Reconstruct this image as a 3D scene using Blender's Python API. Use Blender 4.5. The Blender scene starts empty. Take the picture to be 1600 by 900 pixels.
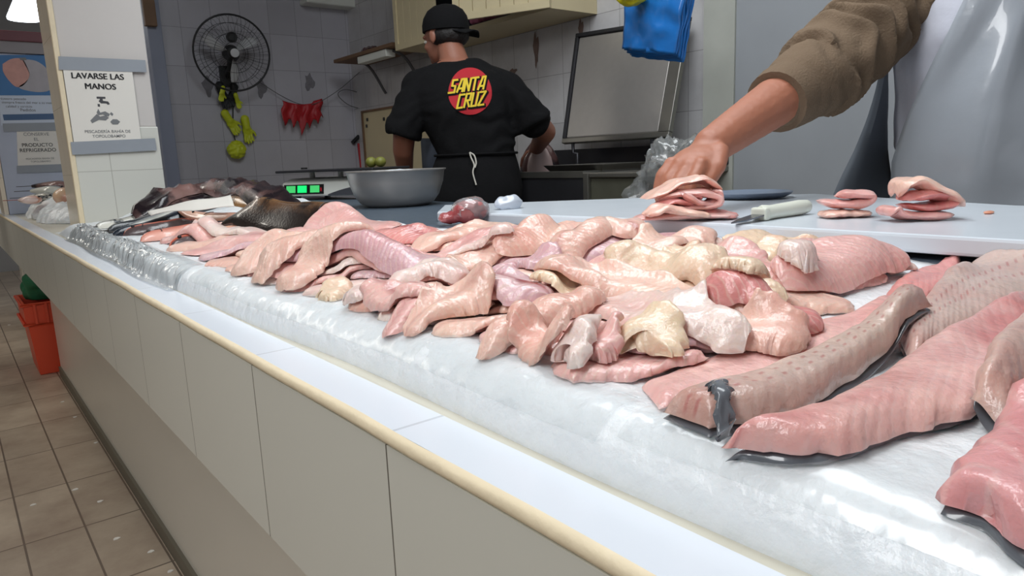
import bpy, bmesh, math, random
import numpy as np
from mathutils import Vector, Matrix, noise as mn
from mathutils.bvhtree import BVHTree
random.seed(7)
SC = bpy.context.scene
COL = SC.collection
# ------------------------------------------------------------------ camera
RW = np.array([[0.77823, -0.144589, 0.611107], [-0.626738, -0.117682, 0.770292], [-0.03946, -0.982469, -0.182203]])
F = 1100.0
CAMP = np.array([0.0, 0.0, 1.06])
RT, DN, FW = RW[:, 0], RW[:, 1], RW[:, 2]
cd = bpy.data.cameras.new('camera'); cd.sensor_width = 36.0; cd.lens = F / 1600 * 36.0
cd.clip_start = 0.02; cd.clip_end = 60
cam = bpy.data.objects.new('camera', cd); COL.objects.link(cam)
M4 = Matrix.Identity(4)
for i in range(3):
    M4[i][0] = RT[i]; M4[i][1] = -DN[i]; M4[i][2] = -FW[i]; M4[i][3] = CAMP[i]
cam.matrix_world = M4
SC.camera = cam
# ------------------------------------------------------------------ world, lights, exposure
SC.view_settings.view_transform = 'Standard'; SC.view_settings.look = 'None'
SC.view_settings.gamma = 1.0; SC.view_settings.use_curve_mapping = False
SC.view_settings.exposure = 0.0
w = bpy.data.worlds.new('hall_ambient'); SC.world = w; w.use_nodes = True
w.node_tree.nodes['Background'].inputs[0].default_value = (0.88, 0.92, 1.0, 1)
w.node_tree.nodes['Background'].inputs[1].default_value = 0.6
def area(name, loc, target, sx, sy, power, col=(1, 1, 1), spread=180):
    l = bpy.data.lights.new(name, 'AREA'); l.shape = 'RECTANGLE'; l.size = sx; l.size_y = sy
    l.energy = power; l.color = col; l.spread = math.radians(spread)
    o = bpy.data.objects.new(name, l); COL.objects.link(o); o.location = loc
    d = Vector(target) - Vector(loc)
    o.rotation_euler = d.to_track_quat('-Z', 'Y').to_euler()
    return o
area('hall_lamp_light', (-0.55, 0.6, 2.75), (0.15, 0.9, 0.9), 0.5, 3.2, 54, (0.98, 0.99, 1.0))
area('hall_far_light', (-0.6, 5.0, 2.75), (-0.4, 5.0, 0), 0.4, 2.4, 34, (1.0, 0.95, 0.86))
area('stall_fill', (1.15, 1.2, 2.95), (1.15, 1.3, 0.9), 0.9, 2.2, 46, (0.92, 0.97, 1.0))  # added fill without a lamp of its own, brightens the back of the stall

# ------------------------------------------------------------------ helpers
def ray(px, py):
    v = np.array([px - 800.0, py - 450.0, F])
    return RW @ v / F
def atz(px, py, z):
    r = ray(px, py); t = (z - CAMP[2]) / r[2]; return CAMP + r * t
def atY(px, py, y):
    r = ray(px, py); return CAMP + r * (y / r[1])
def atX(px, py, x):
    r = ray(px, py); return CAMP + r * (x / r[0])
def atd(px, py, d):
    return CAMP + ray(px, py) * d

def tag(o, label=None, cat=None, group=None, kind=None):
    if label: o['label'] = label
    if cat: o['category'] = cat
    if group: o['group'] = group
    if kind: o['kind'] = kind
    return o
ORG = {}
def thing(name, loc, label, cat, group=None):
    o = bpy.data.objects.new(name, None); COL.objects.link(o)
    o.location = loc; o.empty_display_size = 0.05
    ORG[o.name] = np.array(loc, float)
    return tag(o, label, cat, group)
class MB:
    def __init__(s): s.v = []; s.f = []; s.uv = {}
    def add(s, vs, fs):
        b = len(s.v); s.v += [tuple(map(float, p)) for p in vs]; s.f += [tuple(i + b for i in f) for f in fs]; return b
    def box(s, lo, hi):
        x0, y0, z0 = lo; x1, y1, z1 = hi
        s.add([(x0, y0, z0), (x1, y0, z0), (x1, y1, z0), (x0, y1, z0), (x0, y0, z1), (x1, y0, z1), (x1, y1, z1), (x0, y1, z1)],
              [(0, 3, 2, 1), (4, 5, 6, 7), (0, 1, 5, 4), (1, 2, 6, 5), (2, 3, 7, 6), (3, 0, 4, 7)]); return s
    def obox(s, o, ax, ay, az):
        o, ax, ay, az = [np.array(k, float) for k in (o, ax, ay, az)]
        p = [o, o + ax, o + ax + ay, o + ay, o + az, o + ax + az, o + ax + ay + az, o + ay + az]
        s.add(p, [(0, 3, 2, 1), (4, 5, 6, 7), (0, 1, 5, 4), (1, 2, 6, 5), (2, 3, 7, 6), (3, 0, 4, 7)]); return s
    def prism(s, poly, vec):
        n = len(poly); vec = np.array(vec, float)
        p = [np.array(q, float) for q in poly]
        s.add(p + [q + vec for q in p], [tuple(range(n))[::-1], tuple(range(n, 2 * n))] + [(i, (i + 1) % n, n + (i + 1) % n, n + i) for i in range(n)]); return s
    def tube(s, pts, r, n=8, closed=False):
        pts = [np.array(p, float) for p in pts]; m = len(pts)
        rr = r if hasattr(r, '__len__') else [r] * m
        base = len(s.v); u = None
        for i, p in enumerate(pts):
            if closed: d = pts[(i + 1) % m] - pts[i - 1]
            else: d = pts[min(i + 1, m - 1)] - pts[max(i - 1, 0)]
            d = d / (np.linalg.norm(d) + 1e-12)
            if u is None:
                a = np.array([0, 0, 1.0]) if abs(d[2]) < .9 else np.array([1.0, 0, 0])
                u = np.cross(d, a)
            u = u - d * np.dot(u, d); u /= np.linalg.norm(u) + 1e-12
            v = np.cross(d, u)
            for k in range(n):
                a = 2 * math.pi * k / n
                s.v.append(tuple(p + rr[i] * (math.cos(a) * u + math.sin(a) * v)))
        for i in range(m if closed else m - 1):
            j = (i + 1) % m
            for k in range(n):
                s.f.append((base + i * n + k, base + i * n + (k + 1) % n, base + j * n + (k + 1) % n, base + j * n + k))
        if not closed:
            s.f.append(tuple(base + k for k in range(n))[::-1]); s.f.append(tuple(base + (m - 1) * n + k for k in range(n)))
        return s
    def lathe(s, prof, c, n=32, axis=(0, 0, 1), cap=True):
        ax = np.array(axis, float); ax /= np.linalg.norm(ax)
        a = np.array([1.0, 0, 0]) if abs(ax[0]) < .9 else np.array([0, 1.0, 0])
        u = np.cross(ax, a); u /= np.linalg.norm(u); v = np.cross(ax, u); c = np.array(c, float)
        base = len(s.v)
        for r, h in prof:
            for k in range(n):
                t = 2 * math.pi * k / n
                s.v.append(tuple(c + ax * h + r * (math.cos(t) * u + math.sin(t) * v)))
        for i in range(len(prof) - 1):
            for k in range(n):
                s.f.append((base + i * n + k, base + i * n + (k + 1) % n, base + (i + 1) * n + (k + 1) % n, base + (i + 1) * n + k))
        if cap:
            s.f.append(tuple(base + k for k in range(n))[::-1]); s.f.append(tuple(base + (len(prof) - 1) * n + k for k in range(n)))
        return s
    def ell(s, c, r, ax=None, n=16, m=10):
        A = np.eye(3) if ax is None else np.array(ax, float)
        c = np.array(c, float); base = len(s.v)
        for i in range(m + 1):
            ph = math.pi * i / m
            for k in range(n):
                t = 2 * math.pi * k / n
                q = np.array([r[0] * math.sin(ph) * math.cos(t), r[1] * math.sin(ph) * math.sin(t), r[2] * math.cos(ph)])
                s.v.append(tuple(c + q @ A))
        for i in range(m):
            for k in range(n):
                s.f.append((base + i * n + k, base + (i + 1) * n + k, base + (i + 1) * n + (k + 1) % n, base + i * n + (k + 1) % n))
        return s
    def rings(s, rings):
        n = len(rings[0]); base = len(s.v)
        for r in rings: s.v += [tuple(map(float, p)) for p in r]
        for i in range(len(rings) - 1):
            for k in range(n):
                s.f.append((base + i * n + k, base + i * n + (k + 1) % n, base + (i + 1) * n + (k + 1) % n, base + (i + 1) * n + k))
        s.f.append(tuple(base + k for k in range(n))[::-1]); s.f.append(tuple(base + (len(rings) - 1) * n + k for k in range(n)))
        return s
    def grid(s, P):
        a, b = len(P), len(P[0]); base = len(s.v)
        for row in P: s.v += [tuple(map(float, p)) for p in row]
        for i in range(a - 1):
            for k in range(b - 1):
                s.f.append((base + i * b + k, base + i * b + k + 1, base + (i + 1) * b + k + 1, base + (i + 1) * b + k))
        return s
    def text(s, txt, o, ux, uy, size, align='CENTER', bold=0.0, depth=0.0008, shear=0.0):
        o, ux, uy = [np.array(k, float) for k in (o, ux, uy)]
        c = bpy.data.curves.new('t', 'FONT'); c.body = txt; c.size = size; c.align_x = align; c.offset = bold * size; c.shear = shear
        t = bpy.data.objects.new('t', c); COL.objects.link(t)
        dg = bpy.context.evaluated_depsgraph_get(); dg.update()
        me = bpy.data.meshes.new_from_object(t.evaluated_get(dg))
        nz = np.cross(ux, uy)
        s.add([o + ux * v.co.x + uy * v.co.y + nz * depth for v in me.vertices], [tuple(p.vertices) for p in me.polygons])
        bpy.data.objects.remove(t); bpy.data.curves.remove(c); bpy.data.meshes.remove(me)
        return s
    def build(s, name, mat, parent=None, smooth=True, bevel=0, fixn=True, origin=None, sub=0, uvs=None, auto=None):
        me = bpy.data.meshes.new(name)
        if parent is not None: og = ORG[parent.name]
        elif origin is not None: og = np.array(origin, float)
        else:
            a = np.array(s.v); og = np.array([(a[:, 0].min() + a[:, 0].max()) / 2, (a[:, 1].min() + a[:, 1].max()) / 2, a[:, 2].min()])
        me.from_pydata([tuple(np.array(v) - og) for v in s.v], [], s.f)
        if uvs is not None:
            ul = me.uv_layers.new(name='UVMap')
            for lp in me.loops: ul.data[lp.index].uv = uvs[lp.vertex_index]
        if fixn:
            bm = bmesh.new(); bm.from_mesh(me); bmesh.ops.recalc_face_normals(bm, faces=bm.faces); bm.to_mesh(me); bm.free()
        me.validate()
        me.polygons.foreach_set('use_smooth', [smooth] * len(me.polygons))
        if smooth:
            try: me.set_sharp_from_angle(angle=math.radians(auto if auto else 50))
            except Exception: pass
        me.materials.append(mat)
        o = bpy.data.objects.new(name, me); COL.objects.link(o)
        if parent is not None: o.parent = parent
        else: o.location = og
        ORG[o.name] = og
        if bevel:
            b = o.modifiers.new('bevel', 'BEVEL'); b.width = bevel; b.segments = 2; b.limit_method = 'ANGLE'
        if sub:
            b = o.modifiers.new('sub', 'SUBSURF'); b.levels = sub; b.render_levels = sub
        return o
def remeshed(mb, voxel, smooth=6, disp=None):
    """union of all closed shapes in mb as one continuous surface; returns a new MB"""
    me = bpy.data.meshes.new('t'); me.from_pydata(mb.v, [], mb.f)
    bm = bmesh.new(); bm.from_mesh(me); bmesh.ops.recalc_face_normals(bm, faces=bm.faces); bm.to_mesh(me); bm.free()
    t = bpy.data.objects.new('t', me); COL.objects.link(t)
    r = t.modifiers.new('r', 'REMESH'); r.mode = 'VOXEL'; r.voxel_size = voxel
    q = t.modifiers.new('s', 'SMOOTH'); q.factor = .5; q.iterations = smooth
    dg = bpy.context.evaluated_depsgraph_get(); dg.update()
    m2 = bpy.data.meshes.new_from_object(t.evaluated_get(dg))
    out = MB()
    vs = np.array([v.co for v in m2.vertices]); ns = np.array([v.normal for v in m2.vertices])
    if disp is not None:
        vs = vs + ns * np.array([disp(p) for p in vs])[:, None]
    out.v = [tuple(p) for p in vs]; out.f = [tuple(p.vertices) for p in m2.polygons]
    bpy.data.objects.remove(t); bpy.data.meshes.remove(me); bpy.data.meshes.remove(m2)
    return out
def capsule(mb, pts, rad, n=16):
    """tapered limb: spheres at the joints joined by cones"""
    pts = [np.array(p, float) for p in pts]
    for p, r in zip(pts, rad): mb.ell(p, (r, r, r), n=n)
    for i in range(len(pts) - 1): mb.tube([pts[i], pts[i + 1]], [rad[i], rad[i + 1]], n=n)
def N(p, sc, seed=0): return mn.noise(Vector((p[0] * sc + seed, p[1] * sc + seed * 1.7, p[2] * sc)))
def s2l(c):
    return tuple((x / 12.92 if x <= .04045 else ((x + .055) / 1.055) ** 2.4) for x in [k / 255 for k in c])

# ------------------------------------------------------------------ materials
def newmat(name):
    m = bpy.data.materials.new(name); m.use_nodes = True
    nt = m.node_tree; b = nt.nodes['Principled BSDF']; return m, nt, b
def nd(nt, t, **k):
    n = nt.nodes.new(t)
    for a, v in k.items(): setattr(n, a, v)
    return n
def mat(name, col, rough=.5, metal=0, var=.12, vscale=6, bump=0, bscale=40, spec=.5, coat=0, sss=0, emit=None, estr=0):
    m, nt, b = newmat(name); c = s2l(col)
    tc = nd(nt, 'ShaderNodeTexCoord')
    nz = nd(nt, 'ShaderNodeTexNoise'); nz.inputs['Scale'].default_value = vscale; nz.inputs['Detail'].default_value = 5
    nt.links.new(tc.outputs['Object'], nz.inputs['Vector'])
    mx = nd(nt, 'ShaderNodeMix', data_type='RGBA')
    mx.inputs[6].default_value = tuple(x * (1 - var) for x in c) + (1,)
    mx.inputs[7].default_value = tuple(min(1, x * (1 + var)) for x in c) + (1,)
    nt.links.new(nz.outputs['Fac'], mx.inputs[0]); nt.links.new(mx.outputs[2], b.inputs['Base Color'])
    b.inputs['Roughness'].default_value = rough; b.inputs['Metallic'].default_value = metal
    b.inputs['Specular IOR Level'].default_value = spec; b.inputs['Coat Weight'].default_value = coat
    if sss:
        b.inputs['Subsurface Weight'].default_value = sss; b.inputs['Subsurface Radius'].default_value = (.02, .008, .005); b.inputs['Subsurface Scale'].default_value = 1
    if bump:
        n2 = nd(nt, 'ShaderNodeTexNoise'); n2.inputs['Scale'].default_value = bscale; n2.inputs['Detail'].default_value = 6
        nt.links.new(tc.outputs['Object'], n2.inputs['Vector'])
        bp = nd(nt, 'ShaderNodeBump'); bp.inputs['Strength'].default_value = bump; bp.inputs['Distance'].default_value = .01
        nt.links.new(n2.outputs['Fac'], bp.inputs['Height']); nt.links.new(bp.outputs['Normal'], b.inputs['Normal'])
    if emit:
        b.inputs['Emission Color'].default_value = s2l(emit) + (1,); b.inputs['Emission Strength'].default_value = estr
    return m
def tilemat(name, col, grout, tw, th, uax, vax, rough=.25, mortar=.004, off=0.0, var=.06, dirt=None, uo=0, vo=0, shift=0, bumpd=.3):
    """tiles from object coordinates: uax, vax pick the axes (0 x, 1 y, 2 z)"""
    m, nt, b = newmat(name)
    tc = nd(nt, 'ShaderNodeTexCoord'); sp = nd(nt, 'ShaderNodeSeparateXYZ'); cb = nd(nt, 'ShaderNodeCombineXYZ')
    nt.links.new(tc.outputs['Object'], sp.inputs[0])
    for ax, o, slot in ((uax, uo, 0), (vax, vo, 1)):
        a = nd(nt, 'ShaderNodeMath', operation='ADD'); a.inputs[1].default_value = o + 50
        nt.links.new(sp.outputs[ax], a.inputs[0]); nt.links.new(a.outputs[0], cb.inputs[slot])
    br = nd(nt, 'ShaderNodeTexBrick'); br.offset = shift; br.squash = 1
    c = s2l(col); g = s2l(grout)
    br.inputs['Color1'].default_value = tuple(x * (1 - var) for x in c) + (1,)
    br.inputs['Color2'].default_value = tuple(min(1, x * (1 + var)) for x in c) + (1,)
    br.inputs['Mortar'].default_value = g + (1,)
    br.inputs['Scale'].default_value = 1; br.inputs['Mortar Size'].default_value = mortar / 2
    br.inputs['Mortar Smooth'].default_value = .1; br.inputs['Brick Width'].default_value = tw; br.inputs['Row Height'].default_value = th
    nt.links.new(cb.outputs[0], br.inputs['Vector'])
    last = br.outputs['Color']
    if dirt:
        nz = nd(nt, 'ShaderNodeTexNoise'); nz.inputs['Scale'].default_value = dirt[1]; nz.inputs['Detail'].default_value = 8; nz.inputs['Roughness'].default_value = .65
        nt.links.new(tc.outputs['Object'], nz.inputs['Vector'])
        rp = nd(nt, 'ShaderNodeValToRGB'); rp.color_ramp.elements[0].position = .38; rp.color_ramp.elements[1].position = .75
        rp.color_ramp.elements[0].color = (0, 0, 0, 1); rp.color_ramp.elements[1].color = (dirt[2],) * 3 + (1,)
        nt.links.new(nz.outputs['Fac'], rp.inputs[0])
        mx = nd(nt, 'ShaderNodeMix', data_type='RGBA'); nt.links.new(rp.outputs[0], mx.inputs[0])
        nt.links.new(last, mx.inputs[6]); mx.inputs[7].default_value = s2l(dirt[0]) + (1,); last = mx.outputs[2]
    nt.links.new(last, b.inputs['Base Color']); b.inputs['Roughness'].default_value = rough
    bp = nd(nt, 'ShaderNodeBump'); bp.inputs['Strength'].default_value = bumpd; bp.inputs['Distance'].default_value = .002; bp.invert = True
    nt.links.new(br.outputs['Fac'], bp.inputs['Height']); nt.links.new(bp.outputs['Normal'], b.inputs['Normal'])
    return m
def fleshmat(name, stripes=.34, fat=(236, 214, 196), blood=(150, 35, 45), rough=.34, dots=False, freq=125, central=1.0):
    """raw fish: tint from the object's own colour, alpha = how bloody; muscle chevrons follow the piece (uv = metres along, -1..1 across)"""
    m, nt, b = newmat(name)
    oi = nd(nt, 'ShaderNodeObjectInfo'); uv = nd(nt, 'ShaderNodeTexCoord'); sp = nd(nt, 'ShaderNodeSeparateXYZ')
    nt.links.new(uv.outputs['UV'], sp.inputs[0])
    ab = nd(nt, 'ShaderNodeMath', operation='ABSOLUTE'); nt.links.new(sp.outputs[1], ab.inputs[0])
    ml = nd(nt, 'ShaderNodeMath', operation='MULTIPLY'); ml.inputs[1].default_value = .016; nt.links.new(ab.outputs[0], ml.inputs[0])
    ad = nd(nt, 'ShaderNodeMath', operation='ADD'); nt.links.new(sp.outputs[0], ad.inputs[0]); nt.links.new(ml.outputs[0], ad.inputs[1])
    nz = nd(nt, 'ShaderNodeTexNoise', noise_dimensions='4D'); nz.inputs['Scale'].default_value = 22; nz.inputs['Detail'].default_value = 5
    nt.links.new(uv.outputs['Object'], nz.inputs['Vector'])
    rw = nd(nt, 'ShaderNodeMath', operation='MULTIPLY'); rw.inputs[1].default_value = 37; nt.links.new(oi.outputs['Random'], rw.inputs[0]); nt.links.new(rw.outputs[0], nz.inputs['W'])
    wob = nd(nt, 'ShaderNodeMath', operation='MULTIPLY'); wob.inputs[1].default_value = .018; nt.links.new(nz.outputs['Fac'], wob.inputs[0])
    ad2 = nd(nt, 'ShaderNodeMath', operation='ADD'); nt.links.new(ad.outputs[0], ad2.inputs[0]); nt.links.new(wob.outputs[0], ad2.inputs[1])
    fr = nd(nt, 'ShaderNodeMath', operation='MULTIPLY'); fr.inputs[1].default_value = freq * 6.28; nt.links.new(ad2.outputs[0], fr.inputs[0])
    sn = nd(nt, 'ShaderNodeMath', operation='SINE'); nt.links.new(fr.outputs[0], sn.inputs[0])
    rp = nd(nt, 'ShaderNodeValToRGB'); rp.color_ramp.elements[0].position = .55; rp.color_ramp.elements[1].position = 1.0
    rp.color_ramp.elements[0].color = (0, 0, 0, 1); rp.color_ramp.elements[1].color = (stripes,) * 3 + (1,)
    nt.links.new(sn.outputs[0], rp.inputs[0])
    # blotches between the tint, a paler and a pinker flesh
    n2 = nd(nt, 'ShaderNodeTexNoise', noise_dimensions='4D'); n2.inputs['Scale'].default_value = 9; n2.inputs['Detail'].default_value = 4; n2.inputs['Distortion'].default_value = .6
    nt.links.new(uv.outputs['Object'], n2.inputs['Vector']); nt.links.new(rw.outputs[0], n2.inputs['W'])
    r2 = nd(nt, 'ShaderNodeValToRGB'); e = r2.color_ramp.elements
    e[0].position = .30; e[0].color = (.93, .72, .70, 1); e[1].position = .72; e[1].color = (1.10, 1.14, 1.08, 1)
    x = e.new(.5); x.color = (1, 1, 1, 1)
    nt.links.new(n2.outputs['Fac'], r2.inputs[0])
    mu = nd(nt, 'ShaderNodeMix', data_type='RGBA', blend_type='MULTIPLY'); mu.inputs[0].default_value = 1
    nt.links.new(oi.outputs['Color'], mu.inputs[6]); nt.links.new(r2.outputs[0], mu.inputs[7])
    mf = nd(nt, 'ShaderNodeMix', data_type='RGBA'); nt.links.new(rp.outputs[0], mf.inputs[0]); nt.links.new(mu.outputs[2], mf.inputs[6]); mf.inputs[7].default_value = s2l(fat) + (1,)
    # blood line along the middle, broken by noise, times the object's alpha
    n3 = nd(nt, 'ShaderNodeTexNoise', noise_dimensions='4D'); n3.inputs['Scale'].default_value = 14; n3.inputs['Detail'].default_value = 3
    nt.links.new(uv.outputs['Object'], n3.inputs['Vector']); nt.links.new(rw.outputs[0], n3.inputs['W'])
    q = nd(nt, 'ShaderNodeMath', operation='MULTIPLY'); q.inputs[1].default_value = .55 * central; nt.links.new(ab.outputs[0], q.inputs[0])
    sb = nd(nt, 'ShaderNodeMath', operation='SUBTRACT'); nt.links.new(n3.outputs['Fac'], sb.inputs[0]); nt.links.new(q.outputs[0], sb.inputs[1])
    mr = nd(nt, 'ShaderNodeMapRange'); mr.inputs[1].default_value = .34; mr.inputs[2].default_value = .60; nt.links.new(sb.outputs[0], mr.inputs[0])
    ba = nd(nt, 'ShaderNodeMath', operation='MULTIPLY'); nt.links.new(mr.outputs[0], ba.inputs[0]); nt.links.new(oi.outputs['Alpha'], ba.inputs[1])
    mb_ = nd(nt, 'ShaderNodeMix', data_type='RGBA'); nt.links.new(ba.outputs[0], mb_.inputs[0]); nt.links.new(mf.outputs[2], mb_.inputs[6]); mb_.inputs[7].default_value = s2l(blood) + (1,)
    last = mb_.outputs[2]
    if dots:
        # two rows of pin-bone marks along the loin
        for vc in (.30, -.12):
            s1 = nd(nt, 'ShaderNodeMath', operation='SUBTRACT'); s1.inputs[1].default_value = vc; nt.links.new(sp.outputs[1], s1.inputs[0])
            a1 = nd(nt, 'ShaderNodeMath', operation='ABSOLUTE'); nt.links.new(s1.outputs[0], a1.inputs[0])
            m1 = nd(nt, 'ShaderNodeMapRange'); m1.inputs[1].default_value = .10; m1.inputs[2].default_value = .03; nt.links.new(a1.outputs[0], m1.inputs[0])
            f1 = nd(nt, 'ShaderNodeMath', operation='MULTIPLY'); f1.inputs[1].default_value = 430; nt.links.new(sp.outputs[0], f1.inputs[0])
            z1 = nd(nt, 'ShaderNodeMath', operation='SINE'); nt.links.new(f1.outputs[0], z1.inputs[0])
            m2 = nd(nt, 'ShaderNodeMapRange'); m2.inputs[1].default_value = .2; m2.inputs[2].default_value = .9; m2.inputs[4].default_value = .6; nt.links.new(z1.outputs[0], m2.inputs[0])
            k1 = nd(nt, 'ShaderNodeMath', operation='MULTIPLY'); nt.links.new(m1.outputs[0], k1.inputs[0]); nt.links.new(m2.outputs[0], k1.inputs[1])
            md = nd(nt, 'ShaderNodeMix', data_type='RGBA'); nt.links.new(k1.outputs[0], md.inputs[0]); nt.links.new(last, md.inputs[6]); md.inputs[7].default_value = s2l((170, 85, 82)) + (1,)
            last = md.outputs[2]
    nt.links.new(last, b.inputs['Base Color'])
    b.inputs['Roughness'].default_value = rough; b.inputs['Specular IOR Level'].default_value = .5; b.inputs['Coat Weight'].default_value = .42; b.inputs['Coat Roughness'].default_value = .18
    b.inputs['Subsurface Weight'].default_value = .22; b.inputs['Subsurface Radius'].default_value = (.016, .006, .004); b.inputs['Subsurface Scale'].default_value = .8
    s_ = nd(nt, 'ShaderNodeMath', operation='MULTIPLY'); s_.inputs[1].default_value = .13; nt.links.new(sn.outputs[0], s_.inputs[0])
    n4 = nd(nt, 'ShaderNodeTexNoise'); n4.inputs['Scale'].default_value = 110; n4.inputs['Detail'].default_value = 4; nt.links.new(uv.outputs['Object'], n4.inputs['Vector'])
    h = nd(nt, 'ShaderNodeMath', operation='MULTIPLY_ADD'); h.inputs[1].default_value = 2.2; nt.links.new(n4.outputs['Fac'], h.inputs[0]); nt.links.new(s_.outputs[0], h.inputs[2])
    bp = nd(nt, 'ShaderNodeBump'); bp.inputs['Strength'].default_value = .5; bp.inputs['Distance'].default_value = .0016
    nt.links.new(h.outputs[0], bp.inputs['Height']); nt.links.new(bp.outputs['Normal'], b.inputs['Normal']); nt.links.new(bp.outputs['Normal'], b.inputs['Coat Normal'])
    return m
def skinfishmat(name, back, side, belly, streak=None, rough=.25, spots=0):
    """whole fish skin: back to belly across the body, uv v from -1 (back) to 1 (belly)"""
    m, nt, b = newmat(name)
    uv = nd(nt, 'ShaderNodeTexCoord'); sp = nd(nt, 'ShaderNodeSeparateXYZ'); nt.links.new(uv.outputs['UV'], sp.inputs[0])
    nz = nd(nt, 'ShaderNodeTexNoise'); nz.inputs['Scale'].default_value = 24; nz.inputs['Detail'].default_value = 5; nt.links.new(uv.outputs['Object'], nz.inputs['Vector'])
    a = nd(nt, 'ShaderNodeMath', operation='MULTIPLY_ADD'); a.inputs[1].default_value = .5; nt.links.new(nz.outputs['Fac'], a.inputs[0]); nt.links.new(sp.outputs[1], a.inputs[2])
    mr = nd(nt, 'ShaderNodeMapRange'); mr.inputs[1].default_value = -.75; mr.inputs[2].default_value = 1.25; nt.links.new(a.outputs[0], mr.inputs[0])
    rp = nd(nt, 'ShaderNodeValToRGB'); e = rp.color_ramp.elements
    e[0].position = .25; e[0].color = s2l(back) + (1,); e[1].position = .85; e[1].color = s2l(belly) + (1,)
    x = e.new(.52); x.color = s2l(side) + (1,)
    if streak: y = e.new(.40); y.color = s2l(streak) + (1,)
    nt.links.new(mr.outputs[0], rp.inputs[0]); last = rp.outputs[0]
    if spots:
        n2 = nd(nt, 'ShaderNodeTexNoise'); n2.inputs['Scale'].default_value = spots; n2.inputs['Detail'].default_value = 6; nt.links.new(uv.outputs['Object'], n2.inputs['Vector'])
        r2 = nd(nt, 'ShaderNodeValToRGB'); r2.color_ramp.elements[0].position = .46; r2.color_ramp.elements[1].position = .60
        nt.links.new(n2.outputs['Fac'], r2.inputs[0])
        mx = nd(nt, 'ShaderNodeMix', data_type='RGBA'); nt.links.new(r2.outputs[0], mx.inputs[0]); nt.links.new(last, mx.inputs[6]); mx.inputs[7].default_value = s2l(back) + (1,); last = mx.outputs[2]
    nt.links.new(last, b.inputs['Base Color']); b.inputs['Roughness'].default_value = rough; b.inputs['Coat Weight'].default_value = .3
    vo = nd(nt, 'ShaderNodeTexVoronoi'); vo.inputs['Scale'].default_value = 190; nt.links.new(uv.outputs['Object'], vo.inputs['Vector'])
    bp = nd(nt, 'ShaderNodeBump'); bp.inputs['Strength'].default_value = .25; bp.inputs['Distance'].default_value = .001
    nt.links.new(vo.outputs['Distance'], bp.inputs['Height']); nt.links.new(bp.outputs['Normal'], b.inputs['Normal'])
    return m
def filmmat(name, tint=(235, 240, 240), opac=.10, gloss=.55):
    """thin clear plastic: mostly see-through, glossy by fresnel, a little milky"""
    m, nt, b = newmat(name); nt.nodes.remove(b)
    out = nt.nodes['Material Output']
    tr = nd(nt, 'ShaderNodeBsdfTransparent'); gl = nd(nt, 'ShaderNodeBsdfGlossy'); gl.inputs['Roughness'].default_value = .16
    df = nd(nt, 'ShaderNodeBsdfDiffuse'); df.inputs[0].default_value = s2l(tint) + (1,)
    lw = nd(nt, 'ShaderNodeLayerWeight'); lw.inputs['Blend'].default_value = .35
    ml = nd(nt, 'ShaderNodeMath', operation='MULTIPLY_ADD'); ml.inputs[1].default_value = gloss; ml.inputs[2].default_value = .05
    nt.links.new(lw.outputs['Fresnel'], ml.inputs[0])
    m1 = nd(nt, 'ShaderNodeMixShader'); m1.inputs[0].default_value = opac
    nt.links.new(tr.outputs[0], m1.inputs[1]); nt.links.new(df.outputs[0], m1.inputs[2])
    m2 = nd(nt, 'ShaderNodeMixShader'); nt.links.new(ml.outputs[0], m2.inputs[0]); nt.links.new(m1.outputs[0], m2.inputs[1]); nt.links.new(gl.outputs[0], m2.inputs[2])
    nt.links.new(m2.outputs[0], out.inputs[0])
    return m
M = {}
M['tile_front'] = tilemat('counter_front_tile', (206, 205, 194), (96, 92, 84), .30, 5.0, 1, 2, rough=.30, mortar=.0022, var=.015, vo=2.0, uo=-.060)
M['tile_ledge'] = tilemat('ledge_tile', (226, 232, 240), (204, 209, 216), .30, 5.0, 1, 0, rough=.22, mortar=.0035, var=.012, uo=-.055)
M['tile_base'] = mat('base_tile', (222, 218, 206), rough=.28, var=.05, vscale=2)
M['trim'] = mat('cream_nosing', (236, 220, 188), rough=.45, var=.10, vscale=30, bump=.15, bscale=60)
M['beige_wet'] = mat('wet_grout_strip', (208, 204, 188), rough=.3, var=.06, vscale=12)
M['slab'] = mat('blue_grey_slab', (80, 92, 104), rough=.32, var=.35, vscale=60, bump=.05)
M['wall_tile'] = tilemat('back_wall_tile', (205, 204, 206), (150, 148, 150), .20, .25, 1, 2, rough=.35, mortar=.003, dirt=((120, 112, 105), 3, .35), vo=.02)
M['fan_wall_tile'] = tilemat('end_wall_tile', (188, 187, 195), (138, 136, 144), .20, .25, 0, 2, rough=.35, mortar=.003, dirt=((140, 136, 136), 2, .25))
M['plaster'] = mat('grey_plaster', (154, 158, 163), rough=.75, var=.10, vscale=4, bump=.05, bscale=20)
M['plaster_strip'] = mat('stained_plaster', (176, 178, 170), rough=.75, var=.16, vscale=7, bump=.08, bscale=20)
M['blue_trim'] = mat('blue_grey_trim', (140, 146, 164), rough=.5, var=.05)
M['pillar'] = mat('pillar_plaster', (205, 200, 196), rough=.6, var=.05, vscale=5, bump=.03)
M['pillar_tile'] = tilemat('pillar_tile', (214, 214, 206), (176, 174, 166), .20, .25, 0, 2, rough=.25, mortar=.0025, var=.01, uo=.03, vo=-.21)
M['pillar_side'] = tilemat('pillar_side_tile', (240, 228, 206), (200, 190, 170), .5, .25, 1, 2, rough=.2, mortar=.002, var=.01, vo=-.2)
M['floor'] = tilemat('floor_plank_tile', (188, 172, 152), (104, 92, 80), .155, .40, 0, 1, rough=.4, mortar=.006, var=.13, dirt=((120, 94, 78), 3.2, .7), uo=.025, shift=0)
M['ceiling'] = mat('grey_ceiling', (120, 122, 128), rough=.8)
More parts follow.
